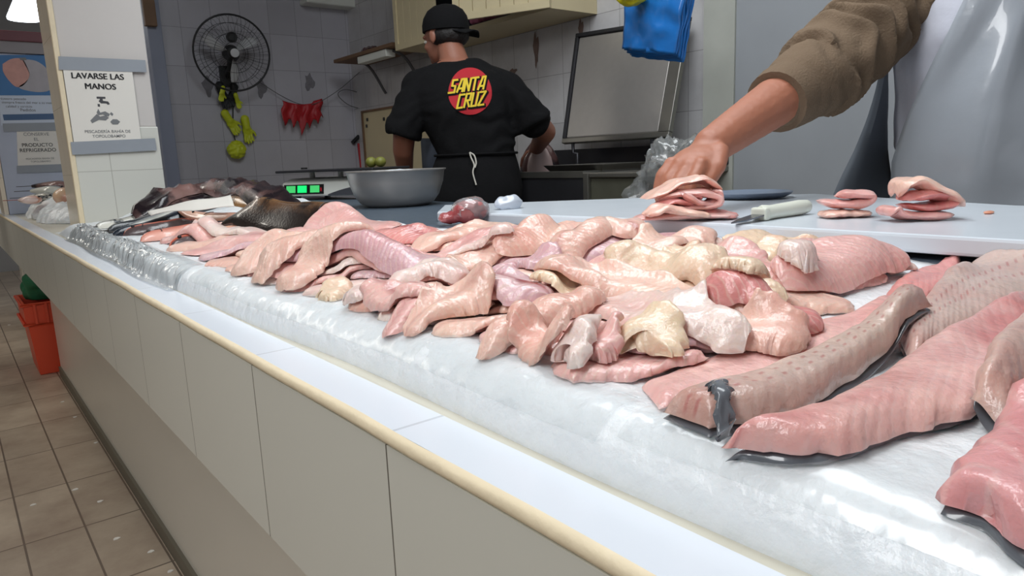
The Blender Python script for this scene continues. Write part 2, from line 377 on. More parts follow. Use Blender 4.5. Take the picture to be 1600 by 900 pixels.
M['hall_wall'] = mat('hall_wall_paint', (150, 148, 145), rough=.8)
M['ice'] = mat('crushed_ice', (238, 243, 246), rough=.30, var=.05, vscale=30, bump=.5, bscale=55, sss=.3)
M['ice'].node_tree.nodes['Principled BSDF'].inputs['Subsurface Radius'].default_value = (.02, .024, .026)
M['film'] = filmmat('clear_plastic_film', opac=.16, gloss=.7)
M['film_soft'] = filmmat('dull_plastic_film', opac=.14, gloss=.22)
M['film_milky'] = filmmat('milky_plastic_film', opac=.30, gloss=.7)
M['board'] = mat('white_cutting_board', (214, 222, 230), rough=.22, var=.05, vscale=14)
M['flesh'] = fleshmat('fish_flesh')
M['flesh_plain'] = fleshmat('fish_flesh_smooth', stripes=.12, freq=60)
M['flesh_loin'] = fleshmat('fish_flesh_loin', stripes=.12, dots=True, fat=(214, 200, 192), freq=70)
M['flesh_wide'] = fleshmat('fish_flesh_wide', stripes=.30, freq=55, fat=(238, 206, 198), blood=(188, 70, 76), central=.35)
M['fish_blue'] = skinfishmat('dark_blue_fish_skin', (20, 30, 42), (40, 56, 76), (205, 205, 196))
M['fish_silver'] = skinfishmat('grey_fish_skin', (48, 52, 56), (110, 112, 108), (225, 222, 210), spots=40)
M['fish_red'] = skinfishmat('red_fish_skin', (88, 74, 74), (208, 110, 88), (236, 178, 162), streak=(196, 92, 66))
M['fish_orange'] = skinfishmat('orange_fish_skin', (226, 170, 146), (236, 190, 178), (242, 220, 214), streak=(232, 172, 140))
M['fish_brown'] = skinfishmat('brown_gold_fish_skin', (36, 29, 27), (100, 72, 50), (160, 120, 78), streak=(90, 66, 48), spots=22)
M['fish_ray'] = skinfishmat('purple_brown_fish_skin', (34, 26, 30), (98, 70, 68), (140, 108, 102), spots=9)
M['skin_dark'] = mat('grey_fish_skin_layer', (104, 108, 114), rough=.2, var=.3, vscale=40, coat=.4)
M['fin'] = mat('fish_fin', (70, 62, 62), rough=.35, var=.3, vscale=60)
M['fin_red'] = mat('red_fish_fin', (170, 96, 80), rough=.35, var=.3, vscale=60)
M['eye'] = mat('fish_eye', (18, 18, 20), rough=.1)
M['steel'] = mat('brushed_steel', (186, 182, 178), rough=.42, metal=.72, var=.06, vscale=30)
M['steel_old'] = mat('stained_steel', (150, 148, 142), rough=.38, metal=.9, var=.22, vscale=7)
M['steel_dark'] = mat('dark_steel', (62, 62, 66), rough=.42, metal=.6, var=.25, vscale=5)
M['steel_green'] = mat('tarnished_sheet', (96, 96, 84), rough=.5, metal=.4, var=.35, vscale=12)
M['white_plastic'] = mat('white_plastic', (226, 228, 220), rough=.35, var=.03)
M['black'] = mat('black_plastic', (22, 22, 24), rough=.4)
M['grey_plastic'] = mat('grey_plastic', (70, 72, 78), rough=.4)
M['lcd'] = mat('green_display', (70, 200, 110), rough=.3, emit=(80, 215, 120), estr=.55)
M['lcd_b'] = mat('bright_green_display', (40, 230, 110), rough=.3, emit=(20, 250, 120), estr=.9)
M['orange'] = mat('orange_crate_plastic', (228, 82, 50), rough=.4, var=.05)
M['green'] = mat('green_fabric', (36, 110, 74), rough=.6, var=.2, vscale=20)
M['paper'] = mat('white_paper', (232, 228, 220), rough=.6, var=.02)
M['ink'] = mat('black_ink', (26, 26, 30), rough=.6)
M['ink_grey'] = mat('grey_ink', (122, 124, 126), rough=.6)
M['duct'] = mat('grey_duct_tape', (152, 158, 166), rough=.4, var=.06, vscale=20)
M['poster_blue'] = mat('poster_blue', (64, 120, 176), rough=.5, var=.12, vscale=5)
M['poster_pale'] = mat('poster_pale', (206, 216, 232), rough=.5, var=.04)
M['poster_navy'] = mat('poster_navy', (70, 100, 140), rough=.5)
M['poster_fish'] = mat('poster_fish_pink', (208, 156, 146), rough=.5, var=.25, vscale=22)
M['poster_fish_grey'] = mat('poster_fish_grey', (176, 172, 178), rough=.5, var=.2, vscale=18)
M['maroon'] = mat('maroon_board', (110, 62, 70), rough=.5)
M['lamp'] = mat('lamp_diffuser', (255, 255, 255), emit=(236, 246, 255), estr=6)
M['skin'] = mat('skin_tan', (172, 112, 88), rough=.5, var=.10, vscale=25, bump=.06, bscale=120, sss=.08)
M['skin_b'] = mat('skin_brown', (150, 98, 78), rough=.5, var=.10, vscale=25, bump=.06, bscale=120, sss=.08)
M['hair'] = mat('black_hair', (24, 20, 20), rough=.6, bump=.4, bscale=200)
M['black_cloth'] = mat('black_cotton', (17, 17, 19), rough=.9, var=.15, vscale=18, bump=.2, bscale=120, spec=.2)
M['navy_cloth'] = mat('grey_blue_cloth', (92, 102, 118), rough=.85, var=.12)
M['red_print'] = mat('red_print', (182, 30, 42), rough=.8)
M['yellow_print'] = mat('yellow_print', (226, 196, 52), rough=.8)
M['brown_knit'] = mat('olive_brown_knit', (118, 100, 82), rough=.9, var=.08, vscale=30, bump=.3, bscale=220, spec=.2)
M['white_cloth'] = mat('white_cotton', (212, 214, 226), rough=.85, var=.04, bump=.1, bscale=60)
M['grey_vinyl'] = mat('grey_vinyl_apron', (176, 182, 190), rough=.22, var=.05, vscale=5, bump=.3, bscale=7, coat=.5)
M['dark_strap'] = mat('slate_apron_strap', (112, 120, 130), rough=.6, var=.08)
M['blue_bag'] = mat('blue_plastic_bag', (32, 112, 190), rough=.28, var=.10, vscale=8, bump=.25, bscale=16, coat=.3)
M['yellow_bag'] = mat('yellow_plastic', (225, 215, 40), rough=.35)
M['cream'] = mat('cream_painted_wood', (206, 192, 156), rough=.5, var=.07, vscale=6)
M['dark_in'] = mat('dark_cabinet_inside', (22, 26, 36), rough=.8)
M['pink_bag'] = mat('pink_plastic', (205, 120, 150), rough=.35)
M['wood'] = mat('brown_wood', (120, 92, 68), rough=.6, var=.2, vscale=12)
M['lime'] = mat('lime_rubber', (196, 206, 40), rough=.45, var=.12, vscale=30)
M['lime_fruit'] = mat('olive_green', (120, 122, 50), rough=.5, var=.2, vscale=40)
M['dark_glove'] = mat('dark_glove', (26, 30, 34), rough=.6)
M['red_rubber'] = mat('red_rubber', (176, 30, 40), rough=.5, var=.2, vscale=30)
M['wire'] = mat('grey_wire', (92, 92, 94), rough=.5)
M['blade'] = mat('grey_fan_blade', (205, 206, 208), rough=.3, var=.05)
M['fan_black'] = mat('black_fan_metal', (30, 30, 32), rough=.45)
M['string'] = mat('white_cord', (210, 206, 196), rough=.8)
M['handle'] = mat('white_knife_handle', (226, 230, 216), rough=.35, var=.04)
M['blade_steel'] = mat('knife_blade', (120, 128, 138), rough=.22, metal=1)
M['tray_blue'] = mat('slate_blue_tray', (112, 124, 142), rough=.35)
M['bluebag2'] = filmmat('white_blue_bag', tint=(210, 218, 230), opac=.75, gloss=.6)

# ------------------------------------------------------------------ setting
ZT = 0.86                     # ledge height
XF = 0.236                    # counter front
def struct(name, mb, m, **k):
    o = mb.build(name, m, smooth=False, origin=(0, 0, 0), **k); o['kind'] = 'structure'; return o
struct('floor', MB().box((-3.0, -3.0, -.06), (4.2, 10, 0)), M['floor'])
struct('ceiling', MB().box((-3.0, -3.0, 3.0), (4.2, 10, 3.08)), M['ceiling'])
struct('wall_end', MB().box((1.20, 5.2, 0), (2.75, 5.3, 3.0)), M['fan_wall_tile'])
struct('wall_back', MB().box((2.62, -3.0, 0), (2.75, 5.3, 3.0)), M['wall_tile'])
struct('wall_back_plaster', MB().box((2.585, -3.0, 0), (2.625, 1.88, 3.0)), M['plaster'])
struct('trim_1', MB().box((2.575, 1.74, 0), (2.60, 1.89, 3.0)), M['plaster_strip'])
struct('trim_2', MB().box((1.175, 5.12, 0), (1.262, 5.22, 3.0)), M['blue_trim'], bevel=.004)
struct('wall_far', MB().box((-3.0, 9.9, 0), (1.3, 10, 3.0)), M['hall_wall'])
struct('wall_aisle', MB().box((-3.0, -3, 0), (-2.9, 10, 3.0)), M['hall_wall'])
struct('wall_stall_side', MB().box((0.5, -2.2, 0), (2.6, -2.1, 3.0)), M['plaster'])
struct('light_block_beam', MB().box((0.30, -2.2, 2.35), (0.70, 5.3, 3.0)), M['pillar'])  # unseen header, added to keep the aisle light off the back wall
# ---- tiled pillar standing on the counter
PX0, PX1, PY0, PY1 = 0.399, 0.699, 3.10, 3.38
p = thing('pillar', (.55, 3.24, ZT), 'square white pillar standing on the counter, carrying the hand washing sign', 'pillar')
MB().box((PX0, PY0, 1.235), (PX1, PY1, 2.35)).build('upper_shaft', M['pillar'], p, smooth=False, bevel=.004)
MB().box((PX0 - .004, PY0 - .004, ZT), (PX1 + .004, PY1 + .004, 1.235)).build('tiled_foot', M['pillar_tile'], p, smooth=False, bevel=.003)
MB().box((PX0 - .008, PY0 + .012, ZT), (PX0 - .003, PY1 - .004, 2.35)).build('side_facing', M['pillar_side'], p, smooth=False)
MB().box((PX0 - .010, PY0 - .010, ZT), (PX0 + .008, PY0 + .008, 2.35)).build('corner_trim', M['trim'], p, smooth=False, bevel=.003)

# ---- counter
c = thing('display_counter', (.7, 1.5, 0), 'long white tiled fish counter running away along the aisle', 'counter')
Y0, Y1 = -.9, 7.0
MB().box((XF, Y0, .645), (XF + .03, Y1, ZT - .0115)).build('front_panel', M['tile_front'], c, smooth=False)
MB().box((XF + .02, Y0, .645), (.50, Y1, .665)).build('panel_underside', M['tile_base'], c, smooth=False)
MB().box((.365, Y0, 0), (.44, 4.40, .66)).build('base_wall', M['tile_base'], c, smooth=False)
MB().box((.355, Y0, 0), (.366, 4.40, .05)).build('plinth', mat('dark_plinth', (104, 98, 84), rough=.5), c, smooth=False)
MB().box((.36, 5.0, 0), (.50, 5.18, .66)).build('pier', M['tile_base'], c, smooth=False, bevel=.006)
MB().box((.36, 6.0, 0), (.50, 6.2, .66)).build('pier', M['tile_base'], c, smooth=False, bevel=.006)
led = MB().box((XF + .0042, Y0, ZT - .0112), (.2855, Y1, ZT)); led.build('ledge', M['tile_ledge'], c, smooth=False)
MB().box((.2856, Y0, ZT - .04), (.87, Y1, ZT - .001)).build('display_bed', M['beige_wet'], c, smooth=False)
ns = 180; rows = []
for i in range(ns + 1):
    y = Y0 + (Y1 - Y0) * i / ns; row = []
    for k in range(9):
        a = math.pi * k / 8
        wv = .0012 * N((0, y, 0), 5, 3) + .0008 * N((k, y, 0), 14, 5)
        row.append((XF + .0040 - .0060 * math.sin(a) - wv, y, ZT - .0055 + .0062 * math.cos(a) + .0010 * N((0, y, 1), 6, 9)))
    rows.append(row)
MB().grid(rows).build('edge_nosing', M['trim'], c)
MB().box((.74, 1.02, .60), (1.20, 4.74, .935)).build('rear_slab', M['slab'], c, smooth=False, bevel=.006)
MB().box((.87, -.9, .60), (1.30, 1.02, .925)).build('rear_slab', M['slab'], c, smooth=False, bevel=.006)
MB().box((.80, -.9, 0), (1.15, 4.74, .59)).build('rear_base', M['tile_base'], c, smooth=False)
# ------------------------------------------------------------------ ice bed (height field used for laying the fish)
GX0, GX1, GY0, GY1, GS = .24, 1.30, -.60, 3.08, .005
nxg, nyg = int((GX1 - GX0) / GS) + 1, int((GY1 - GY0) / GS) + 1
gx = GX0 + np.arange(nxg) * GS; gy = GY0 + np.arange(nyg) * GS
def sst(a, b, x): t = np.clip((x - a) / (b - a), 0, 1); return t * t * (3 - 2 * t)
def icez(x, y):
    """top of the ice: rounded front, gentle rise to the back"""
    x = np.asarray(x, float); y = np.asarray(y, float)
    front = .292 + .006 * np.sin(y * 3.1) + .003 * np.sin(y * 11 + 1)
    t = np.clip((x - front) / .042, 0, 1)
    z = ZT - .002 + .040 * np.sqrt(np.clip(1 - (1 - t) ** 2, 0, 1))
    rise = .034 * sst(.38, .78, x)
    rise = rise * (1 - .72 * sst(.42, .22, y))
    z = z + np.where(t >= 1, rise, 0) * 1.0
    z = z + .030 * sst(.42, .60, x) * sst(1.80, 2.3, y)
    z = z + .004 * np.sin(x * 23 + y * 7) * np.sin(y * 13 - x * 5) * t
    end = sst(2.98, 2.78, y)
    return ZT - .002 + (z - ZT + .002) * np.maximum(end, .05)
HX, HY = np.meshgrid(gx, gy, indexing='ij')
H = icez(HX, HY)
def backy(y): return .868 if y < 1.0 else (.742 if y < 1.95 else .88)
backx = np.vectorize(backy)(HY)
slabz = np.where(HY < 1.02, .925, .935)
H = np.where(HX > backx, np.maximum(slabz, ZT), H)
rows = []
yy = np.linspace(-.55, 2.98, 420)
for y in yy:
    bx = backy(y)
    f0 = .292 + .006 * math.sin(y * 3.1) + .003 * math.sin(y * 11 + 1)
    xs = np.concatenate([f0 + .044 * (np.linspace(0, 1, 9) ** 2), np.linspace(f0 + .052, bx, 46)])
    row = [(x, y, float(icez(x, y)) + .0022 * N((x, y, 0), 38, 2) + .003 * N((x, y, 0), 15, 8)) for x in xs]
    row = [(xs[0], y, ZT - .001)] + row[1:] + [(bx + .002, y, ZT)]
    rows.append(row)
ice = MB().grid(rows).build('ice_bed', M['ice'], fixn=False)
tag(ice, 'thick bed of white crushed ice under the fillets along the counter', 'ice')
tag(ice, kind='stuff')
def Hs(x, y, A=None):
    A = H if A is None else A
    fx = np.clip((np.asarray(x) - GX0) / GS, 0, nxg - 1.001); fy = np.clip((np.asarray(y) - GY0) / GS, 0, nyg - 1.001)
    i = fx.astype(int); j = fy.astype(int); a = fx - i; b = fy - j
    return (A[i, j] * (1 - a) * (1 - b) + A[i + 1, j] * a * (1 - b) + A[i, j + 1] * (1 - a) * b + A[i + 1, j + 1] * a * b)
def splat(X, Y, Z):
    for dx in (0, 1):
        for dy in (0, 1):
            i = np.clip(((X - GX0) / GS).astype(int) + dx, 0, nxg - 1); j = np.clip(((Y - GY0) / GS).astype(int) + dy, 0, nyg - 1)
            np.maximum.at(H, (i.ravel(), j.ravel()), Z.ravel())
def spline(P, n):
    P = np.array(P, float)
    if len(P) == 2: return P[0] + (P[1] - P[0]) * np.linspace(0, 1, n)[:, None]
    E = np.vstack([2 * P[0] - P[1], P, 2 * P[-1] - P[-2]]); out = []
    m = len(P) - 1
    for t in np.linspace(0, m - 1e-6, n):
        i = int(t); f = t - i; a, b_, c_, d = E[i], E[i + 1], E[i + 2], E[i + 3]
        out.append(.5 * (2 * b_ + (c_ - a) * f + (2 * a - 5 * b_ + 4 * c_ - d) * f ** 2 + (3 * b_ - a - 3 * c_ + d) * f ** 3))
    return np.array(out)
def heap(x, y):     # expected top of the laid fish, used to aim
    return .900 + .042 * float(sst(.34, .68, x))
def aim(px, py, z=None):
    if z is not None: return atz(px, py, z)[:2]
    z = .94
    for _ in range(8):
        q = atz(px, py, z); z = heap(q[0], q[1])
    return atz(px, py, z)[:2]
SEED = [0]
def settle(place, px, T, lim=.330):
    """slide a piece over the heap until its resting place agrees with where it was seen to lie"""
    px = spline([q[:2] for q in px], 9); sh = np.zeros(2)
    for it in range(6):
        c_, L, R = place(sh)
        idx = np.linspace(2, len(c_) - 3, 9).astype(int); cs = c_[idx]
        zs = []
        for i in idx:
            qs = [L[i] * (1 - f) + R[i] * f for f in (.15, .35, .5, .65, .85)]
            h = [float(Hs(q[0], q[1])) for q in qs]; zs.append(.5 * max(h) + .5 * sum(h) / 5)
        zs = np.convolve(np.pad(zs, 1, mode='edge'), [.3, .4, .3], mode='valid') + T * .9
        ex = ey = 0; dm = 0; dr = 0
        for q, z_, p_ in zip(cs, zs, px):
            v = RW.T @ (np.array([q[0], q[1], z_]) - CAMP); ex += (800 + F * v[0] / v[2] - p_[0]) / 9; ey += (450 + F * v[1] / v[2] - p_[1]) / 9; dm += v[2] / 9; dr += (CAMP[2] - z_) / 9
        dd = max(-.10, min(.10, ey * dm * dm / (F * max(dr, .05)))) * .8
        fw_ = np.array([FW[0], FW[1]]); fw_ /= np.linalg.norm(fw_); rt_ = np.array([RT[0], RT[1]]); rt_ /= np.linalg.norm(rt_)
        mc = cs.mean(0); rad = mc - CAMP[:2]; rad /= np.linalg.norm(rad)
        sh = sh + rad * dd - rt_ * ex * dm / F
        c_, L, R = place(sh); mn_ = min(L[4:-4, 0].min(), R[4:-4, 0].min()); mx_ = max(L[:, 0].max(), R[:, 0].max())
        if mn_ < lim: sh = sh + rad * (lim - mn_) / max(.25, rad[0])
        my_ = max(L[:, 1].max(), R[:, 1].max())
        if my_ > 2.95: sh = sh - rad * (my_ - 2.95) / max(.3, rad[1])
        elif mx_ > .86 and mc[1] < 1.0: sh = sh - np.array([min(mx_ - .86, mn_ - lim), 0])
    return sh
def aimline(px, z=None):
    """piece lying across the view: the first point is aimed at the heap, the others may not run off in depth"""
    out = []; d0 = None
    for q in px:
        a = aim(q[0], q[1], z); d = float(np.dot(np.array([a[0], a[1], .94]) - CAMP, FW))
        if d0 is None: d0, x0 = d, q[0]; out.append(a); continue
        lat = abs(q[0] - x0) * d0 / F + .012
        k = .75
        d = min(max(d, d0 - k * lat - .02), d0 + k * lat + .02)
        r = ray(q[0], q[1]); out.append((CAMP + r * d)[:2])
    return out
def lay(name, L, R, T, m, label, cat, group=None, color=None, red=0.0, ns=40, nt=19, plump=3.4, wob=.005, lump=.22, endpow=4, parent=None, stiff=2, clear=.0010, taper=(1, 1), update=True, kind=None):
    """lay one limp piece between its two edges on whatever is already there"""
    SEED[0] += 1; sd = SEED[0] * 3.17
    L = spline(L, ns); R = spline(R, ns)
    tt = np.sin(np.linspace(-1, 1, nt) * math.pi / 2 * .92) / math.sin(math.pi / 2 * .92)
    XY = np.zeros((ns, nt, 2))
    for i in range(ns):
        for k in range(nt):
            f = (tt[k] + 1) / 2; q = L[i] * (1 - f) + R[i] * f
            e = wob * abs(tt[k]) ** 3
            XY[i, k] = q + e * np.array([N((i * .45, k * .1, 0), 1, sd), N((i * .45, k * .1, 3), 1, sd + 9)])
    ss = np.linspace(0, 1, ns)
    es = np.clip(1 - np.abs(2 * ss - 1) ** endpow, 0, 1) ** .5 * (taper[0] + (taper[1] - taper[0]) * ss)
    et = np.clip(1 - np.abs(tt) ** plump, 0, 1) ** .6
    prof = es[:, None] * et[None, :]
    mid = (L + R) / 2; ln = np.concatenate([[0], np.cumsum(np.linalg.norm(np.diff(mid, axis=0), axis=1))])
    nz = np.array([[N((XY[i, k, 0], XY[i, k, 1], 0), 20, sd) + .45 * N((XY[i, k, 0], XY[i, k, 1], 0), 48, sd) for k in range(nt)] for i in range(ns)])
    B0 = Hs(XY[..., 0], XY[..., 1]); B = B0.copy()
    for _ in range(stiff * 4):
        P = np.pad(B, 1, mode='edge')
        B = np.maximum(B0, (P[:-2, 1:-1] + P[2:, 1:-1] + P[1:-1, :-2] + P[1:-1, 2:]) / 4)
    for _ in range(2):
        P = np.pad(B, 1, mode='edge'); B = np.maximum(B0, (P[:-2, 1:-1] + P[2:, 1:-1] + P[1:-1, :-2] + P[1:-1, 2:] + 2 * B) / 6)
    B = B + clear
    top = B + T * prof * (1 + lump * nz) + .0004
    mb = MB(); vs = []; uvs = []
    for i in range(ns):
        for k in range(nt): vs.append((XY[i, k, 0], XY[i, k, 1], top[i, k])); uvs.append((ln[i], tt[k]))
    idx = {}
    for i in range(ns):
        for k in range(nt):
            if i in (0, ns - 1) or k in (0, nt - 1): idx[i, k] = i * nt + k
            else:
                idx[i, k] = len(vs); vs.append((XY[i, k, 0], XY[i, k, 1], B[i, k])); uvs.append((ln[i], tt[k]))
    fs = []
    for i in range(ns - 1):
        for k in range(nt - 1):
            a = (i * nt + k, i * nt + k + 1, (i + 1) * nt + k + 1, (i + 1) * nt + k); fs.append(a)
            bq = (idx[i, k], idx[i + 1, k], idx[i + 1, k + 1], idx[i, k + 1])
            if bq != a: fs.append(bq)
    mb.v = vs; mb.f = fs
    o = mb.build(name, m, parent=parent, uvs=uvs, auto=80)
    if color is not None: o.color = s2l(color) + (red,)
    if parent is None and label: tag(o, label, cat, group, kind)
    if update:
        # finer copy of the top into the height field
        q = 3; I = np.linspace(0, ns - 1.001, ns * q); K = np.linspace(0, nt - 1.001, nt * q)
        def up(A):
            a = I.astype(int); f = (I - a)[:, None]; b_ = K.astype(int); g = (K - b_)[None, :]
            return A[a][:, b_] * (1 - f) * (1 - g) + A[a + 1][:, b_] * f * (1 - g) + A[a][:, b_ + 1] * (1 - f) * g + A[a + 1][:, b_ + 1] * f * g
        splat(up(XY[..., 0]), up(XY[..., 1]), up(top))
    o['_'] = 0; del o['_']
    return o, mid, top
PINK, PEACH, TAN, VIOLET, PALE, ROSE = (236, 186, 180), (240, 198, 182), (240, 212, 184), (222, 184, 190), (242, 220, 212), (226, 152, 148)
def width_profile(kind, n):
    s = np.linspace(0, 1, n)
    if kind == 'fillet': w_ = np.minimum(1, (s / .16 + .02) ** .55) * (1 - .62 * np.clip((s - .45) / .55, 0, 1) ** 1.4); w_ *= np.clip((1 - s) / .05 + .12, 0, 1) ** .5
    elif kind == 'strip': w_ = np.clip(np.minimum(s, 1 - s) / .10 + .06, 0, 1) ** .6 * (1 - .18 * s)
    else: w_ = np.clip(np.minimum(s, 1 - s) / .28 + .03, 0, 1) ** .5
    return w_
def fillet(px, hw, T, color, label, red=.15, kind='fillet', z=None, m='flesh', name='fish_fillet', group='fish fillets on the ice', cat='fish fillet', ext=.06, lim=.330, **k):
    pts = aimline(px, z)
    ns = 40; pts = [np.array(q) for q in pts]; pts[0] = pts[0] + (pts[0] - pts[1]) * ext; pts[-1] = pts[-1] + (pts[-1] - pts[-2]) * ext; hw = hw * 1.18
    c_ = spline(pts, ns)
    d = np.gradient(c_, axis=0); d /= np.linalg.norm(d, axis=1)[:, None] + 1e-9
    nrm = np.stack([-d[:, 1], d[:, 0]], 1); T = T * .86; wp = width_profile(kind, ns) * hw
    place = lambda sh: (c_ + sh, c_ + nrm * wp[:, None] + sh, c_ - nrm * wp[:, None] + sh)
    _, L, R = place(settle(place, px, T, lim))
    return lay(name, L, R, T, M[m], label, cat, group, color, red, ns=ns, **k)
def fish(px, hw, T, m, label, z=.93, group='whole fish on the ice', fin='fin', name='whole_fish', tail=True, flip=1, eye=True, world=None):
    """whole fish on its side: head first, tail last"""
    pts = aimline(px, z) if world is None else [np.array(q, float) for q in world]
    ns = 30; c_ = spline(pts, ns); d = np.gradient(c_, axis=0); d /= np.linalg.norm(d, axis=1)[:, None] + 1e-9
    nrm = np.stack([-d[:, 1], d[:, 0]], 1) * flip
    s = np.linspace(0, 1, ns)
    wp = hw * (np.clip(s / .28, 0.02, 1) ** .6) * (1 - .80 * np.clip((s - .35) / .65, 0, 1) ** 1.3)
    if world is None: c_ = c_ + settle(lambda sh: (c_ + sh, c_ - nrm * wp[:, None] + sh, c_ + nrm * wp[:, None] + sh), px, T, .365)
    o, mid, top = lay(name, c_ - nrm * wp[:, None], c_ + nrm * wp[:, None], T, M[m], label, 'fish', group, ns=ns, plump=2.0, lump=.06, wob=.001, stiff=3)
    e = c_[-1]; dd = d[-1]; nn = nrm[-1]; zt = float(Hs(e[0], e[1]))
    if tail:
        tb = MB(); k = hw * .9
        po = [e - nn * hw * .18 - dd * .006, e + nn * hw * .18 - dd * .006, e + nn * k + dd * k * 1.1, e + dd * k * .5, e - nn * k + dd * k * 1.1]
        zz = max(float(Hs(q[0], q[1])) for q in po[2:]) + .0015
        zz = max(zz, zt - .004)
        tb.prism([(q[0], q[1], zz) for q in po], (0, 0, .0025)); tb.build('tail_fin', M[fin], o, smooth=False)
    if eye:
        i = 4; q = c_[i] - nrm[i] * wp[i] * .25; zz = float(Hs(q[0], q[1]))
        MB().ell((q[0], q[1], zz - .001), (hw * .13, hw * .13, .004), n=12, m=6).build('eye', M['eye'], o)
    gq = [c_[7] - nrm[7] * wp[7] * u for u in np.linspace(-.6, .6, 7)]
    gp = [(q[0] + d[7][0] * .006 * math.cos(u), q[1] + d[7][1] * .006 * math.cos(u), float(Hs(q[0], q[1])) + .0005) for q, u in zip(gq, np.linspace(-1.4, 1.4, 7))]
    MB().tube(gp, .0012, n=6).build('gill_slit', M['fin'], o)
    return o
#@@PART2
# ------------------------------------------------------------------ plastic film over the ice edge
def film(name, y0, y1, x0f, x1f, amp, label, m='film', n=240, crum=0.0, k=22):
    rows = []
    for i in range(n + 1):
        y = y0 + (y1 - y0) * i / n; f0 = .292 + .006 * math.sin(y * 3.1) + .003 * math.sin(y * 11 + 1)
        row = []
        for j in range(k):
            t = j / (k - 1); x = f0 - .004 + x0f(y) + (x1f(y) + .004) * t
            x += .006 * N((y, t, 0), 9, 4) * t
            z = max(float(Hs(x, y)), ZT) + .0018
            a = abs(N((x * 1.0, y, 0), 34, 11)) * 1.1 + abs(N((x, y * 1.6, 0), 80, 5)) * .8
            z += amp * a * (.6 + .8 * abs(N((y, t, 2), 5, 1)))
            if crum:
                q = math.sin(math.pi * min(1, t * 1.15)) if t < .87 else 0
                z += crum * q * (.35 + .7 * abs(N((x * 2.2 + .1 * math.sin(y * 31), y + 1.2 * x, 0), 24, 7)) + .8 * abs(N((x * 2 - y * .5, y + .7 * x, 0), 60, 3)) + .3 * abs(N((x * 2, y, 0), 130, 3))) * sst(y1, y1 - .12, y) * sst(y0, y0 + .35, y)
                x -= .014 * q * abs(N((x, y, 1), 36, 2)) * (crum > .01)
            row.append((x, y, z))
        rows.append(row)
    return tag(MB().grid(rows).build(name, M[m], fixn=False, auto=180), label, 'plastic sheet')
film('plastic_sheet', 1.28, 2.62, lambda y: -.012, lambda y: .062, .002, 'crumpled clear plastic bunched along the ice edge at the far end before the pillar', m='film_milky', crum=.020, n=300)
film('plastic_sheet', .30, 1.24, lambda y: .010, lambda y: .050, .0016, 'thin clear plastic skin stretched over the middle of the ice edge', m='film_soft')
film('plastic_sheet', -.42, .285, lambda y: .014, lambda y: .075, .0018, 'near end of the clear plastic laid over the ice by the skin-on fillets', m='film_soft')

# ------------------------------------------------------------------ big skin-on fillets at the near end
def two_edges(La, Ra, T, m, label, color, red, skin=None, z=(.915, .899), name='skin_on_fillet', **k):
    L = [atz(q[0], q[1], z[0])[:2] for q in La]; R_ = [atz(q[0], q[1], z[1])[:2] for q in Ra]
    if skin:
        ns = 40; c_ = (spline(L, ns) + spline(R_, ns)) / 2
        L2 = c_ + (spline(L, ns) - c_) * skin; R2 = c_ + (spline(R_, ns) - c_) * skin
        o, _, _ = lay(name, L2, R2, .004, M['skin_dark'], label, 'fish fillet', 'skin-on fillets at the near end', ns=ns, wob=.002, endpow=12, plump=8, lump=.05)
        o2, _, _ = lay('flesh', L, R_, T, M[m], None, None, None, color, red, parent=o, clear=.0006, endpow=12, **k)
        o2['label'] = 'pink and beige flesh'
        return o
    return lay(name, L, R_, T, M[m], label, 'fish fillet', 'skin-on fillets at the near end', color, red, endpow=10, **k)[0]
two_edges([(1350, 484), (1420, 430), (1500, 410)], [(1392, 494), (1440, 460), (1500, 440)], .009, 'flesh_plain', 'rosy strip along the far side of the beige loin', ROSE, .25, z=(.920, .920))
two_edges([(1405, 486), (1475, 428), (1540, 404), (1640, 392)], [(1425, 528), (1505, 500), (1590, 468), (1670, 445)], .017, 'flesh_loin', 'beige-grey loin farthest back at the right edge', (206, 178, 168), .12, skin=.97, z=(.930, .925))
two_edges([(1000, 590), (1120, 555), (1260, 520), (1390, 492)], [(1032, 628), (1150, 600), (1290, 560), (1420, 520)], .008, 'flesh_plain', 'pink belly strip along the long beige loin', PINK, .2, z=(.903, .903))
two_edges([(1036, 612), (1150, 580), (1290, 540), (1428, 492)], [(1108, 672), (1215, 655), (1335, 598), (1450, 532)], .019, 'flesh_loin', 'long beige loin with rows of red pin-bone dots', (206, 180, 168), .10, skin=1.03, z=(.916, .903))
two_edges([(1132, 672), (1260, 640), (1400, 572), (1530, 512), (1600, 484)], [(1152, 704), (1290, 726), (1400, 690), (1545, 655), (1650, 570)], .015, 'flesh_wide', 'wide pink fillet with ragged front edge at the near end', (230, 182, 176), .5, skin=.93, z=(.912, .900))
two_edges([(1522, 592), (1562, 530), (1640, 470)], [(1575, 622), (1625, 585), (1700, 525)], .016, 'flesh_plain', 'beige fillet with a curled white skin edge at far right', (212, 180, 168), .15, skin=1.0, z=(.93, .925))
two_edges([(1470, 745), (1520, 685), (1620, 618), (1720, 570)], [(1540, 808), (1640, 868), (1720, 830), (1850, 750)], .017, 'flesh_wide', 'rosy fillet in the bottom right corner', (226, 166, 166), .5, skin=.92, z=(.915, .902))
o, _, _ = lay('fish_skin_tail', [atz(q[0], q[1], .906)[:2] for q in [(1106, 640), (1112, 655), (1122, 682)]], [atz(q[0], q[1], .906)[:2] for q in [(1132, 638), (1140, 655), (1150, 680)]], .004, M['skin_dark'], 'dark grey skin flap hanging from the end of the beige loin', 'fish skin')

